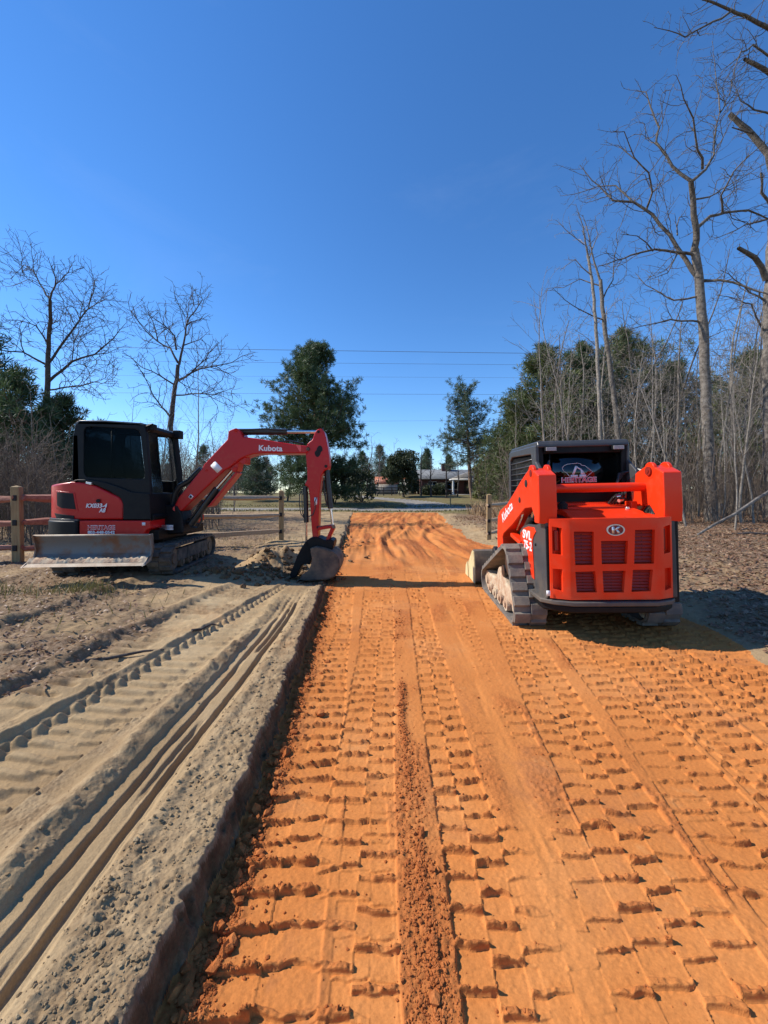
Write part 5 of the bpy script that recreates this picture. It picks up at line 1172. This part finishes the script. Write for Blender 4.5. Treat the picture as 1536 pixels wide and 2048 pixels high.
def measured_tree(name, label, group, Yd, trunk, tr, limbs, o, seed, mat_t, mat_c, spread=2.0, twigs=None, zbase=None):
    rg = np.random.RandomState(seed); T, Cn = Tubes(), Tubes(); pts = W(trunk, Yd)
    base = pts[0].copy(); base[2] = gz(base[0], base[1]); pts[0] = base + np.array([0, 0, -.1])
    fine, rr = [], []
    for i in range(len(pts) - 1):
        m = max(3, int(np.linalg.norm(pts[i+1] - pts[i]) / .4))
        for k in range(m):
            t = k / m; s = (i + t) / (len(pts) - 1); fine.append(pts[i] + (pts[i+1] - pts[i]) * t + rg.randn(3) * .015); flare = tr[0] * .35 * math.exp(-np.linalg.norm(fine[-1] - base) / .5)
            rr.append(tr[0] + (tr[1] - tr[0]) * s + flare)
    fine.append(pts[-1]); rr.append(tr[1]); T.add(fine, rr, 14)
    dirs = [unit(b - a) for a, b in zip(fine, fine[1:])]; dirs.append(dirs[-1])
    if twigs: emit(Cn, rg, fine, dirs, [r * .3 for r in rr], np.linalg.norm(fine[-1] - fine[0]), 1, dict(o), twigs[0], twigs[1])
    for (lp, ra, rb) in limbs:
        g = W(lp, Yd, rg, spread); guided(Cn, rg, g, (ra, rb), o, 2)
    return tree_thing(name, tuple(base), label, group, T, Cn, mat_t, mat_c)

# the big oak on the right
measured_tree('bare_oak', 'tall bare oak with lichen-grey trunk standing right of the track loader', 'bare trees', 15.6,
    [(1425, 1046), (1418, 920), (1412, 800), (1407, 650), (1399, 560), (1389, 500)], (.20, .14), [
    ([(1389, 505), (1392, 460), (1386, 400), (1382, 362)], .125, .085),
    ([(1382, 365), (1345, 333), (1312, 285), (1318, 255), (1300, 215), (1292, 185), (1272, 180)], .07, .012),
    ([(1382, 365), (1410, 340), (1428, 310), (1430, 270), (1440, 225), (1488, 165)], .07, .012), ([(1440, 225), (1432, 150), (1424, 82)], .03, .007),
    ([(1405, 338), (1398, 300), (1385, 240), (1367, 195), (1352, 150)], .055, .010), ([(1440, 228), (1462, 180), (1470, 140)], .025, .007),
    ([(1399, 560), (1370, 520), (1340, 470), (1305, 430), (1265, 405), (1225, 400), (1215, 390), (1185, 360), (1160, 330)], .095, .012),
    ([(1293, 418), (1307, 385), (1295, 345), (1270, 317), (1247, 265), (1225, 262)], .045, .010), ([(1307, 385), (1337, 345), (1390, 330)], .025, .008),
    ([(1265, 405), (1230, 372), (1195, 372), (1150, 390), (1120, 392)], .035, .007), ([(1270, 317), (1235, 290), (1200, 288)], .025, .006),
    ([(1389, 510), (1355, 505), (1310, 500), (1260, 512), (1234, 520), (1200, 532)], .07, .014), ([(1310, 500), (1275, 470), (1240, 468)], .03, .007), ([(1355, 508), (1335, 545), (1295, 560)], .03, .007),
    ([(1391, 460), (1420, 432), (1450, 425), (1495, 420), (1536, 440), (1580, 436)], .075, .02), ([(1446, 425), (1443, 390), (1465, 345), (1500, 310), (1530, 282)], .045, .012),
    ([(1352, 470), (1358, 435), (1375, 432)], .03, .008), ([(1386, 400), (1420, 395), (1455, 372), (1500, 345), (1540, 322)], .04, .008),
    ([(1405, 643), (1340, 640), (1290, 650), (1262, 658)], .045, .010), ([(1402, 592), (1350, 602), (1320, 585), (1290, 570), (1270, 545)], .045, .008),
    ([(1404, 563), (1440, 560), (1490, 572), (1536, 590), (1580, 600)], .06, .02), ([(1413, 772), (1440, 752), (1480, 738), (1515, 733)], .03, .006),
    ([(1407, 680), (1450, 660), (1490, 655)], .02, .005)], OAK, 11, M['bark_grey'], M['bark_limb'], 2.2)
# the broken-limbed tree at the frame edge
measured_tree('bare_oak', 'old bare tree at the right edge with broken-off stubby limbs', 'bare trees', 17.0,
    [(1540, 1034), (1536, 900), (1534, 760), (1535, 640), (1541, 500), (1548, 380), (1552, 260), (1556, 140), (1560, 30)], (.19, .11), [
    ([(1550, 360), (1536, 310), (1510, 275), (1480, 245), (1459, 228)], .15, .085), ([(1505, 268), (1485, 262), (1464, 255)], .05, .02),
    ([(1556, 160), (1536, 145), (1510, 130), (1489, 118)], .11, .06), ([(1532, 560), (1510, 515), (1494, 506), (1477, 496)], .12, .07),
    ([(1560, 80), (1536, 56), (1490, 33), (1460, 18), (1405, -2)], .10, .035), ([(1462, 26), (1425, 43), (1388, 63), (1370, 75), (1340, 62), (1308, 55)], .05, .010), ([(1388, 63), (1375, 82), (1355, 90)], .02, .006),
    ([(1545, 420), (1524, 385), (1522, 345)], .07, .04), ([(1556, 120), (1505, 92), (1480, 105), (1468, 140), (1460, 190)], .05, .008), ([(1528, 600), (1500, 585), (1470, 560), (1440, 540)], .05, .012),
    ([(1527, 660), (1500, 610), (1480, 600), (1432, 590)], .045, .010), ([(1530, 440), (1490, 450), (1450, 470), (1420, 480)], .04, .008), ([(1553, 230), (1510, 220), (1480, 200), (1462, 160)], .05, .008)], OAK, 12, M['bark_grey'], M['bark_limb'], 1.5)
# the two leaning trunks beyond the loader cab
measured_tree('bare_tree', 'slim bare tree leaning over the loader cab, darker of two close trunks', 'bare trees', 19.0,
    [(1240, 1005), (1238, 880), (1230, 813), (1219, 723), (1206, 632), (1201, 560)], (.15, .08), [
    ([(1201, 560), (1188, 525), (1178, 470), (1165, 430)], .06, .012), ([(1204, 600), (1225, 560), (1232, 500), (1240, 470)], .04, .008), ([(1206, 640), (1160, 620), (1130, 600), (1105, 575)], .035, .007),
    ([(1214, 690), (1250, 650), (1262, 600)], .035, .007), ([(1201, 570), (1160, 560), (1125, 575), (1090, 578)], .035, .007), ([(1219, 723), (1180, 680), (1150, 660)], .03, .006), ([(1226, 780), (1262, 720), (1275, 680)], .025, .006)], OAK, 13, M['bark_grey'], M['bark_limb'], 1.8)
measured_tree('bare_tree', 'pale bare tree beside the leaning trunk, its thin top reaching higher', 'bare trees', 18.0,
    [(1203, 1005), (1201, 870), (1196, 735), (1191, 640), (1184, 560), (1175, 510)], (.095, .055), [
    ([(1175, 510), (1166, 455), (1152, 410)], .045, .008), ([(1176, 520), (1195, 470), (1190, 430)], .03, .007), ([(1182, 550), (1150, 520), (1120, 540)], .03, .006), ([(1170, 490), (1130, 460), (1112, 440)], .025, .006), ([(1192, 650), (1225, 610), (1240, 590)], .02, .005)], OAK, 14, M['bark_pale'], M['bark_pale'], 1.5)
# two bare trees on the left
measured_tree('bare_tree', 'broad bare tree rising behind the pines at far left', 'bare trees', 20.0,
    [(90, 1000), (92, 860), (95, 745), (97, 698)], (.15, .10), [
    ([(97, 700), (99, 640), (100, 600)], .10, .07), ([(100, 600), (82, 570), (66, 540), (48, 530), (20, 558)], .05, .008), ([(100, 600), (112, 570), (108, 545), (95, 512)], .05, .008), ([(112, 570), (135, 545), (145, 530)], .03, .006),
    ([(92, 735), (130, 677), (158, 645), (176, 617), (190, 575), (188, 560)], .07, .010), ([(158, 645), (165, 610), (172, 575)], .03, .006), ([(176, 617), (205, 600), (225, 600)], .03, .006),
    ([(95, 765), (144, 723), (190, 708), (225, 677), (253, 645)], .08, .010), ([(190, 708), (215, 705), (255, 690)], .035, .006), ([(144, 723), (150, 680), (165, 650)], .03, .006),
    ([(92, 730), (46, 705), (0, 700), (-30, 670)], .06, .010), ([(46, 705), (40, 660), (10, 640)], .03, .006), ([(97, 690), (70, 650), (40, 640), (5, 640)], .045, .007), ([(99, 650), (120, 640), (128, 610)], .03, .006),
    ([(95, 780), (150, 772), (190, 765), (230, 763)], .05, .008)], OAK2, 15, M['bark_dark'], M['bark_dark'], 2.5)
measured_tree('bare_tree', 'bare forked tree standing behind the excavator cab', 'bare trees', 18.0,
    [(346, 1000), (343, 900), (343, 832), (351, 770), (356, 730)], (.12, .08), [
    ([(356, 730), (368, 690), (372, 650), (390, 620), (404, 600), (400, 580)], .06, .008), ([(372, 650), (395, 640), (420, 628)], .03, .006), ([(356, 725), (340, 695), (316, 683), (290, 660), (265, 625), (262, 620)], .055, .008), ([(316, 683), (305, 640), (290, 620)], .03, .006),
    ([(352, 700), (350, 672), (330, 650), (300, 630), (285, 610)], .045, .007), ([(353, 762), (385, 745), (420, 733), (460, 725), (505, 705)], .06, .008), ([(385, 745), (420, 705), (445, 680)], .035, .006), ([(420, 733), (455, 745), (480, 760)], .025, .006),
    ([(349, 790), (400, 788), (440, 790), (475, 815)], .04, .006), ([(340, 832), (325, 815), (306, 790), (285, 745), (260, 710)], .05, .007), ([(350, 770), (320, 752), (285, 735), (258, 712)], .045, .007), ([(368, 690), (400, 680), (420, 660)], .03, .006), ([(372, 650), (378, 610), (385, 585)], .03, .006)], OAK2, 16, M['bark_dark'], M['bark_dark'], 2.0)

# ------------------------------------------------------------------ pines
def blades(rng, pos, dirs, size, nb=11, wd=.055, spread=1.0):
    n = len(pos); d = dirs[:, None, :] * .55 + rng.randn(n, nb, 3) * spread * .6; d /= np.linalg.norm(d, axis=2)[..., None] + 1e-9
    L = size[:, None, None] * (.6 + .6 * rng.rand(n, nb, 1)); w = np.cross(d, rng.randn(n, nb, 3)); w /= np.linalg.norm(w, axis=2)[..., None] + 1e-9; w = w * L * wd
    p = pos[:, None, :] + rng.randn(n, nb, 3) * size[:, None, None] * .12
    v = np.stack([p, p + d * L * .55 + w, p + d * L, p + d * L * .55 - w], 2).reshape(-1, 3); return v, np.arange(n * nb * 4).reshape(-1, 4)
def pine(name, label, base, H, rad, zlow, seed, mat, dens=1.0, tuft=.5, trunk_r=.22, group='pine trees', lean=0.0, gaps=0.0, nb=20, shape=None):
    """tapered trunk, whorls of limbs, needle tufts along the outer part of each limb"""
    rg = np.random.RandomState(seed); T = Tubes(); base = (base[0], base[1], gz(base[0], base[1]))
    n = 14; zz = np.linspace(-.1, H * .97, n); cx = lean * (zz / H) ** 1.5 + np.cumsum(rg.randn(n) * .03); cy = np.cumsum(rg.randn(n) * .03)
    T.add(np.stack([cx, cy, zz], 1), trunk_r * (1 - zz.clip(0) / H) ** .8 + .02, 10)
    pos, dr, sz = [], [], []; z = zlow
    while z < H * .985:
        t = (z - zlow) / (H - zlow); prof = (shape(t) if shape else (math.sin(math.pi * min(1, (t * .80 + .20))) ** .75)) * rad
        m = rg.randint(4, 7); prof *= rg.uniform(.82, 1.12)
        for k in range(m):
            if rg.rand() < gaps: continue
            a = rg.rand() * 6.28; L = max(.35, prof * rg.uniform(.62, 1.12)); el = R(-12 + 62 * t ** 1.4 + rg.randn() * 8); i = min(int(z / H * n), n - 1)
            p = np.array([np.interp(z, zz, cx), np.interp(z, zz, cy), z]); d = np.array([math.cos(a) * math.cos(el), math.sin(a) * math.cos(el), math.sin(el)]); ns = max(4, int(L / .5)); pts = [p]
            for q in range(ns): d = unit(d + rg.randn(3) * .10 + np.array([0, 0, .07])); pts.append(pts[-1] + d * L / ns)
            T.add(pts, np.linspace(min(.06, trunk_r * .35 * (1 - t * .7)), .010, ns + 1), 5)
            nt = max(3, int(L * 4.2 * dens))
            for q in range(nt):
                s = .28 + .72 * (q + rg.rand()) / nt; f = s * ns; j = min(int(f), ns - 1); b = pts[j] + (pts[j+1] - pts[j]) * (f - j); side = rg.randn(3) * L * .12 * (1.15 - s * .5); side[2] *= .6
                pos.append(b + side); dr.append(unit(unit(side + d * .3) + np.array([0, 0, .5]))); sz.append(tuft * rg.uniform(.65, 1.15))
        z += max(.28, (H - zlow) * .034) * rg.uniform(.7, 1.3)
    root = thing(name, base, label, 'tree', group)
    link_mesh('trunk', T.mesh('trunk'), M['bark_pine'], root)
    v, f = blades(rg, np.array(pos), np.array(dr), np.array(sz), nb); link_mesh('crown', np_mesh('crown', v, f), mat, root)
    return root
def at(u, Yd): return ((u - CX) / F * Yd, Yd)
cone = lambda t: (1 - t) ** .62 * (.72 + .28 * min(1, t * 6))
pine('pine_tree', 'largest dark pine, dense and cone-shaped, behind the excavator arm', at(632, 40), 16.3, 6.4, 1.8, 21, M['needle'], 2.3, .44, .34, shape=lambda t: (max(0, 1 - ((t - .28) / .74) ** 1.5) ** .8 if t > .28 else .78 + .22 * t / .28), nb=26)
pine('pine_tree', 'open-crowned pine with a bare lower trunk beside the brick house', at(942, 44), 13.2, 4.9, 4.9, 22, M['needle_blue'], 1.2, .42, .24, gaps=.34, lean=-.7, shape=lambda t: (1.0 - .62 * t ** 1.3) * (.78 + .22 * math.sin(t * 11 + 1) ** 2))
pine('pine_tree', 'bushy pine directly behind the loader cab, left part of the dark clump', at(1085, 30), 12.6, 5.9, 1.0, 23, M['needle_warm'], 2.0, .46, .22, shape=cone)
pine('pine_tree', 'pine rising between the slim bare trunks above the loader', at(1165, 31), 13.2, 5.2, 1.0, 24, M['needle'], 1.8, .46, .22, shape=cone)
pine('pine_tree', 'tallest of the pines behind the leaning bare trunks', at(1245, 33), 15.0, 5.0, 1.5, 25, M['needle_warm'], 1.6, .48, .24, gaps=.1)
pine('pine_tree', 'pine half hidden by saplings left of the big oak trunk', at(1345, 34), 12.5, 4.4, 1.5, 26, M['needle_warm'], 1.5, .48, .22, gaps=.1)
pine('pine_tree', 'dark pine at the far right behind the broken-limbed tree', at(1505, 26), 10.4, 4.2, 1.0, 27, M['needle_warm'], 1.7, .42, .2, gaps=.05)
pine('pine_tree', 'small low pine behind the saplings at the loader left side', at(1025, 33), 8.2, 3.6, .8, 28, M['needle_warm'], 1.8, .42, .14, shape=cone)
pine('pine_tree', 'dark spreading pine at the far left edge above the fence', at(25, 17), 6.2, 3.4, .6, 29, M['needle'], 2.0, .36, .18, shape=lambda t: (1 - .75 * t))
pine('pine_tree', 'low dark pine bough mass directly left of the excavator cab', at(125, 20), 5.8, 3.6, .5, 30, M['needle'], 2.0, .38, .18, shape=lambda t: (1 - .8 * t))
pine('pine_tree', 'small pine seen below the excavator boom', at(515, 46), 6.0, 2.4, .6, 31, M['needle_blue'], .9, .5, .12, shape=cone)
pine('pine_tree', 'pine whose top shows at the left edge of the view', at(-75, 19), 10.2, 2.6, 4.0, 32, M['needle'], .9, .45, .18, gaps=.1)

def leafy(name, label, base, H, rad, seed, mat, n=1500, leaf=.22, group=None, cat='tree', zl=.1, stems=5):
    rg = np.random.RandomState(seed); T = Tubes(); base = (base[0], base[1], gz(base[0], base[1])); root = thing(name, base, label, cat, group); pos, dr = [], []
    cl = []
    for k in range(26):
        a = rg.rand() * 6.28; r = rad * rg.rand() ** .5 * .85; z = H * (zl + (1 - zl) * rg.rand() ** .8); r *= math.sqrt(max(.05, 1 - ((z / H - .45) / .6) ** 2)); cl.append((r * math.cos(a), r * math.sin(a), z, rg.uniform(.22, .42) * rad))
    for k in range(stems):
        c = cl[k]; T.add([(rg.randn()*.1, rg.randn()*.1, -.05), (c[0]*.3, c[1]*.3, c[2]*.4), (c[0]*.7, c[1]*.7, c[2]*.75), c[:3]], [.07, .055, .035, .012], 6)
    for k in range(n):
        c = cl[rg.randint(len(cl))]; d = unit(rg.randn(3)); pos.append(np.array(c[:3]) + d * c[3] * rg.rand() ** .4); dr.append(unit(d + np.array([0, 0, .4])))
    link_mesh('trunk', T.mesh('trunk'), M['bark_dark'], root); v, f = blades(rg, np.array(pos), np.array(dr), np.full(n, leaf), 5, .28, 1.0)
    v[:, 2] = np.maximum(v[:, 2], .03); link_mesh('crown', np_mesh('crown', v, f), mat, root); return root
leafy('evergreen_tree', 'rounded dark evergreen left of the brick house', at(806, 54), 6.0, 2.9, 41, M['evergreen'], 3200, .28)
leafy('evergreen_tree', 'yellow-green bush at the right end of the brick house', at(968, 50), 4.6, 1.9, 42, M['bamboo'], 1100, .34)
leafy('vine_shrub', 'tangled dark shrub over the driveway edge', at(722, 45), 3.4, 2.2, 43, M['evergreen'], 500, .28, cat='shrub')
leafy('vine_shrub', 'olive-brown shrub under the largest pine', at(668, 43), 4.4, 2.4, 44, M['evergreen'], 700, .3, cat='shrub')

# ------------------------------------------------------------------ saplings and brush
def sap_variant(seed, H, r, o):
    rg = np.random.RandomState(seed); T = Tubes(); p = np.array([0, 0, -.05]); d = unit(np.array([rg.randn() * .05, rg.randn() * .05, 1])); n = max(8, int(H / .45)); pts = [p]; dirs = [d]
    for i in range(n): d = unit(d + rg.randn(3) * .05 + np.array([0, 0, .03])); p = p + d * H / n; pts.append(p); dirs.append(d)
    rr = list(np.linspace(r, .006, n + 1)); split = int(n * .45); Tt = Tubes(); Tt.add(pts, rr, 6)
    emit(T, rg, pts, dirs, [x * .55 for x in rr], H, 0, o)
    T.v = T.v[1:]; T.f = [f - (n + 1) * (9 if rr[0]*.55 > .08 else 5 if rr[0]*.55 > .025 else 3) for f in T.f[1:]]
    return Tt, T
SVAR = []
for k, (H, r) in enumerate(((8.0, .045), (6.5, .036), (9.5, .055), (5.0, .028), (7.2, .04), (4.0, .022))):
    a, b = sap_variant(50 + k, H, r, SAP); SVAR.append((H, a.mesh('trunk'), b.mesh('crown')))
    for me in SVAR[-1][1:]: me.materials.append(M['bark_pale'])
def sapling(x, y, H, k, label, group, rz):
    h0, mt, mc = SVAR[k]; root = thing('sapling', (x, y, gz(x, y)), label, 'sapling', group, rot=(0, 0, rz)); s = H / h0; root.scale = (s ** .8, s ** .8, s)
    for nm, me in (('trunk', mt), ('crown', mc)):
        o = bpy.data.objects.new(nm, me); C.objects.link(o); o.parent = root
rg = random.Random(5)
for (u, Yd, vt, k, lab) in ((1098, 15.0, 585, 2, 'tall pale sapling just left of the leaning trunks, twigs fanning upward'), (1290, 15.5, 660, 0, 'pale sapling midway between the leaning trunks and the oak trunk'),
        (1372, 13.2, 690, 4, 'pale crooked sapling close to the left of the oak trunk'), (1470, 11.8, 760, 1, 'slim pale sapling crossed by the leaning dead trunk'), (1482, 14.5, 600, 2, 'tall sapling between the oak trunk and the frame-edge tree'),
        (1040, 17.5, 800, 3, 'low forked sapling beside the loader cab grille'), (1325, 16.5, 700, 1, 'thin sapling behind the loader right lift arm'), (372, 15.5, 700, 0, 'dark thin sapling beside the forked tree behind the excavator'), (268, 15, 790, 3, 'small sapling with leftover leaves above the excavator cab')):
    x, y = at(u, Yd); z = gz(x, y); sapling(x, y, P(u, vt, Yd).z - z, k, lab, 'bare saplings', rg.uniform(0, 6))
for k in range(22):
    yd = rg.uniform(14, 27); u = rg.uniform(1130, 1640); x, y = at(u, yd)
    sapling(x, y, rg.uniform(4.0, 9.0) * (.8 + yd / 60), rg.randrange(6), 'thin pale bare sapling in the crowded woods on the right', 'saplings in the right-hand woods', rg.uniform(0, 6))
for k in range(26):
    yd = rg.uniform(12.5, 22); u = rg.choice([rg.uniform(-120, 150), rg.uniform(300, 470)]); x, y = at(u, yd)
    sapling(x, y, rg.uniform(2.8, 5.2), rg.randrange(6), 'thin bare sapling in the brush behind the left-hand fence', 'saplings in the left-hand brush', rg.uniform(0, 6))
BR = dict(seg=.25, gnarl=[.10, .18, .25], up=[.03, .04, .02], lev=2, start=[.2, .15, .1], dens=[3.0, 3.2, 2.5], angle=[42, 45, 45], ratio=[.42, .45, .4], rmax=[.012, .007, .005], rmin=.0045)
BV = []
for k in range(8):
    a, b = sap_variant(80 + k, 3.0, .016, BR); v = np.concatenate(a.v + b.v); f = np.concatenate(a.f + [q + a.n for q in b.f]); BV.append((v, f))
def brush(name, label, spots, mat, seed):
    rg = np.random.RandomState(seed); vs, fs, n = [], [], 0
    for (x, y, h) in spots:
        v, f = BV[rg.randint(len(BV))]; a = rg.rand() * 6.28; s = h / 3.0; c, q = math.cos(a), math.sin(a); tl = rg.randn(2) * .18
        w_ = np.stack([v[:, 0]*c - v[:, 1]*q, v[:, 0]*q + v[:, 1]*c, v[:, 2]], 1) * s; w_[:, 0] += w_[:, 2] * tl[0]; w_[:, 1] += w_[:, 2] * tl[1]; w_ += (x, y, gz(x, y)); vs.append(w_); fs.append(f + n); n += len(v)
    o = link_mesh(name, np_mesh(name, np.concatenate(vs), np.concatenate(fs), True), mat); return tag(o, label, 'brush', kind='stuff')
rg = random.Random(9)
sp_ = []
for k in range(950):
    yd = rg.uniform(14.5, 30); x = np.interp(yd, RIGHT_Y, RIGHT_X) + 3.2 + rg.random() ** .8 * (yd * .8); sp_.append((float(x), yd, (rg.uniform(.6, 2.4) if rg.random() < .75 else rg.uniform(2.4, 4.6)) * (.65 + yd / 60)))
brush('undergrowth', 'dense grey-brown brush filling the woods on the right', sp_, M['bark_brown'], 3)
sp_ = []
for k in range(620):
    yd = rg.uniform(9.0, 17); u = rg.uniform(-160, 110) if rg.random() < .7 else rg.uniform(300, 440); x, y = at(u, yd + (3 if u > 200 else 0)); sp_.append((x, y, rg.uniform(.8, 3.2)))
brush('brush_thicket', 'brown thicket of vines and stems behind the red-brown rails', sp_, M['bark_brown'], 4)
sp_ = []
for k in range(780):
    yd = rg.uniform(62, 120); u = rg.uniform(-700, 790) if rg.random() < .75 else rg.uniform(980, 2200); x, y = at(u, yd); sp_.append((x, y, rg.uniform(5.0, 10.5)))
brush('distant_woods', 'far grey line of bare woods closing the horizon', sp_, simple('far_bark', (.13, .10, .085), (.2, .165, .14), 1, .95), 5)
for k in range(16):
    yd = rg.uniform(64, 95); u = [20, 130, 250, 330, 420, 470, 500, 690, 1000, 1090, 1200, 1330, 1450, 1560, -150, -320][k] + rg.uniform(-20, 20)
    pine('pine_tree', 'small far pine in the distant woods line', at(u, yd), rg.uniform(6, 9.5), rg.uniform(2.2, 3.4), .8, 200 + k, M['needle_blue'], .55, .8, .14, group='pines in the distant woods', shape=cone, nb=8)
# leaning dead trunk and fallen sticks
def stick(name, label, cat, pts, r, mat, group=None):
    o = MB().tube(pts, r, 8).build(name, mat); return tag(o, label, cat, group)
a = P(1388, 1074, 10.6); b = P(1470, 1028, 11.2); c_ = P(1560, 970, 12.0)
stick('dead_trunk', 'long pale dead trunk leaning up out of the leaves to the frame edge', 'dead trunk', [a, a.lerp(b, .5) + Vector((0, 0, .03)), b, b.lerp(c_, .5) + Vector((0, 0, .03)), c_, P(1640, 930, 12.6)], [.028, .036, .04, .044, .048, .05], M['bark_grey'])
def ground_stick(u, v, L, ang, r, label):
    p = P(u, v, (CH - .2) * F / (v - HY)); pts = []
    for k in range(5):
        x, y = p.x + math.cos(ang) * L * (k / 4 - .5) + .02 * math.sin(k * 2.1), p.y + math.sin(ang) * L * (k / 4 - .5); pts.append((x, y, float(tz([x], [y])[0][0]) + r * 1.2 + .015 * (k % 2)))
    stick('fallen_branch', label, 'branch', pts, [r, r * 1.05, r, r * .8, r * .4], M['bark_dark'], 'fallen branches')
ground_stick(410, 1245, .30, 1.2, .012, 'short dark crooked stick lying on the pale sand left of the ruts')
ground_stick(1515, 1072, 1.3, .1, .03, 'pale branch lying flat in the leaves right of the slim sapling')
ground_stick(1500, 1062, .9, .4, .02, 'second thinner branch in the leaf litter at the right edge')
ground_stick(250, 1300, .5, .5, .012, 'thin twig half buried in the rough sand at left')
# tall thin trunks standing out of the brush on the right, and trees round the house
rg = random.Random(77)
def tall_tree(x, y, H, r, seed, label, group, mat, name='slim_tree'):
    q = np.random.RandomState(seed); T, Cn = Tubes(), Tubes(); p = np.array([x, y, gz(x, y) - .1]); base = (x, y, gz(x, y)); d = unit(np.array([q.randn() * .05, q.randn() * .04, 1.0])); n = int(H / .4); pts = [p]; dirs = [d]
    for i in range(n): d = unit(d + q.randn(3) * .045 + np.array([0, 0, .025])); p = p + d * H / n; pts.append(p); dirs.append(d)
    rr = list(r * (1 - np.arange(n + 1) / (n + 1.0)) ** .8 + .008); T.add(pts, rr, 8)
    o = dict(OAK); o.update(dens=[1.1, 1.7, 2.6, 2.6], ratio=[.26, .5, .5, .5], lev=3, rmax=[.035, .018, .009, .007], up=[.05, .05, .04, .03], angle=[48, 50, 48, 45])
    emit(Cn, q, pts, dirs, [v * .5 for v in rr], H, 0, o, .32, int(H * 2.6))
    k = 9 if rr[0]*.5 > .08 else 5 if rr[0]*.5 > .025 else 3; m = (n + 1) * k; Cn.v = Cn.v[1:]; Cn.f = [f - m for f in Cn.f[1:]]; Cn.n -= m
    return tree_thing(name, base, label, group, T, Cn, mat, mat)
for i, (u, yd, vt, lab) in enumerate(((1125, 21, 640, 'slim dark tree over the left half of the loader cab'), (1262, 22, 610, 'slim tree right of the leaning trunks, branching high'), (1310, 20, 560, 'slim tree with upswept top left of the oak crown'), (1338, 18, 640, 'slim grey tree just left of the oak trunk'),
        (1440, 19, 590, 'slim tree close behind the oak trunk on its right'), (1465, 22, 640, 'slim dark tree in the gap right of the oak'), (1500, 20, 560, 'slim tall tree left of the frame-edge tree'), (1580, 18, 520, 'slim tree just outside the right edge, twigs reaching in'), (1390, 24, 700, 'slim tree half hidden behind the oak trunk'))):
    x, y = at(u, yd); tall_tree(x, y, P(u, vt, yd).z - gz(x, y), rg.uniform(.05, .085), 300 + i, lab, 'slim bare trees', M['bark_pale'] if i % 3 == 1 else M['bark_grey'])
for i, (u, yd, vt, lab) in enumerate(((862, 53, 905, 'small bare tree left of the house porch'), (893, 52, 885, 'bare yard tree in front of the house window'), (842, 56, 900, 'thin bare tree between the evergreen and the house'), (915, 54, 900, 'bare yard tree before the porch columns'), (1000, 47, 890, 'bare yard tree at the right end of the house'),
        (575, 46, 900, 'bare tree under the left side of the largest pine'), (690, 46, 905, 'bare tree at the right foot of the largest pine'), (735, 50, 900, 'bare tree leaning over the driveway shrub'), (470, 48, 905, 'bare tree seen through the gap under the boom'), (430, 44, 890, 'bare tree left of the boom gap'))):
    x, y = at(u, yd); tall_tree(x, y, P(u, vt, yd).z - gz(x, y) + .5, rg.uniform(.10, .15), 330 + i, lab, 'bare yard trees', M['bark_dark'], 'yard_tree')
for i, (u, yd, H) in enumerate(((780, 86, 7.5), (850, 82, 8.5), (900, 84, 8.0), (985, 80, 9.5), (1040, 76, 10.5), (725, 80, 8.5))):
    pine('pine_tree', 'dark pine in the row behind the brick house', at(u, yd), H, 3.4, .5, 400 + i, M['needle'], .8, .7, .16, group='pines behind the house', shape=cone, nb=12)
# more slim trees of the same kinds, each its own copy, deeper in the right-hand woods
protos = [o for o in C.objects if o.name.startswith('slim_tree') and o.parent is None]
rg = random.Random(31)
def copy_tree(src, x, y, s, rz, label, group):
    r = src.copy(); C.objects.link(r); r.location = (x, y, gz(x, y)); r.scale = (s, s, s); r.rotation_euler = (0, 0, rz); r['label'] = label; r['group'] = group
    for ch in src.children: c = ch.copy(); C.objects.link(c); c.parent = r
    return r
for k in range(24):
    yd = rg.uniform(19, 34); u = 1130 + (k + rg.random()) * 510 / 24; x, y = at(u, yd)
    copy_tree(protos[k % len(protos)], x, y, rg.uniform(.75, 1.15) * (.7 + yd / 75), rg.uniform(0, 6.28), 'slim bare tree deep in the right-hand woods', 'slim trees deep in the right-hand woods')
for k in range(10):
    yd = rg.uniform(19, 30); u = (rg.uniform(-140, 60) if k % 2 else rg.uniform(290, 480)); x, y = at(u, yd)
    copy_tree(protos[(k + 3) % len(protos)], x, y, rg.uniform(.45, .7), rg.uniform(0, 6.28), 'slim bare tree in the background on the left', 'slim trees in the left-hand background')
for i, (u, lab) in enumerate(((858, 'low dark shrub under the left house window'), (882, 'rounded shrub in the house bed left of the porch'), (955, 'shrub by the right porch column'), (1010, 'shrub against the right wall of the house'))):
    leafy('garden_shrub', lab, at(u, 57.5), 1.3 + .3 * (i % 2), 1.3, 600 + i, M['evergreen'], 420, .25, group='shrubs along the house', cat='shrub')
far = [o for o in C.objects if o.parent is None and o.get('group') == 'pines in the distant woods']
for k in range(26):
    u = rg.uniform(370, 560) if k % 3 == 0 else rg.uniform(690, 880) if k % 3 == 1 else rg.uniform(-250, 330); x, y = at(u, rg.uniform(78, 115))
    copy_tree(far[k % len(far)], x, y, rg.uniform(.8, 1.3), rg.uniform(0, 6.28), 'small far pine in the distant woods line', 'pines in the distant woods')
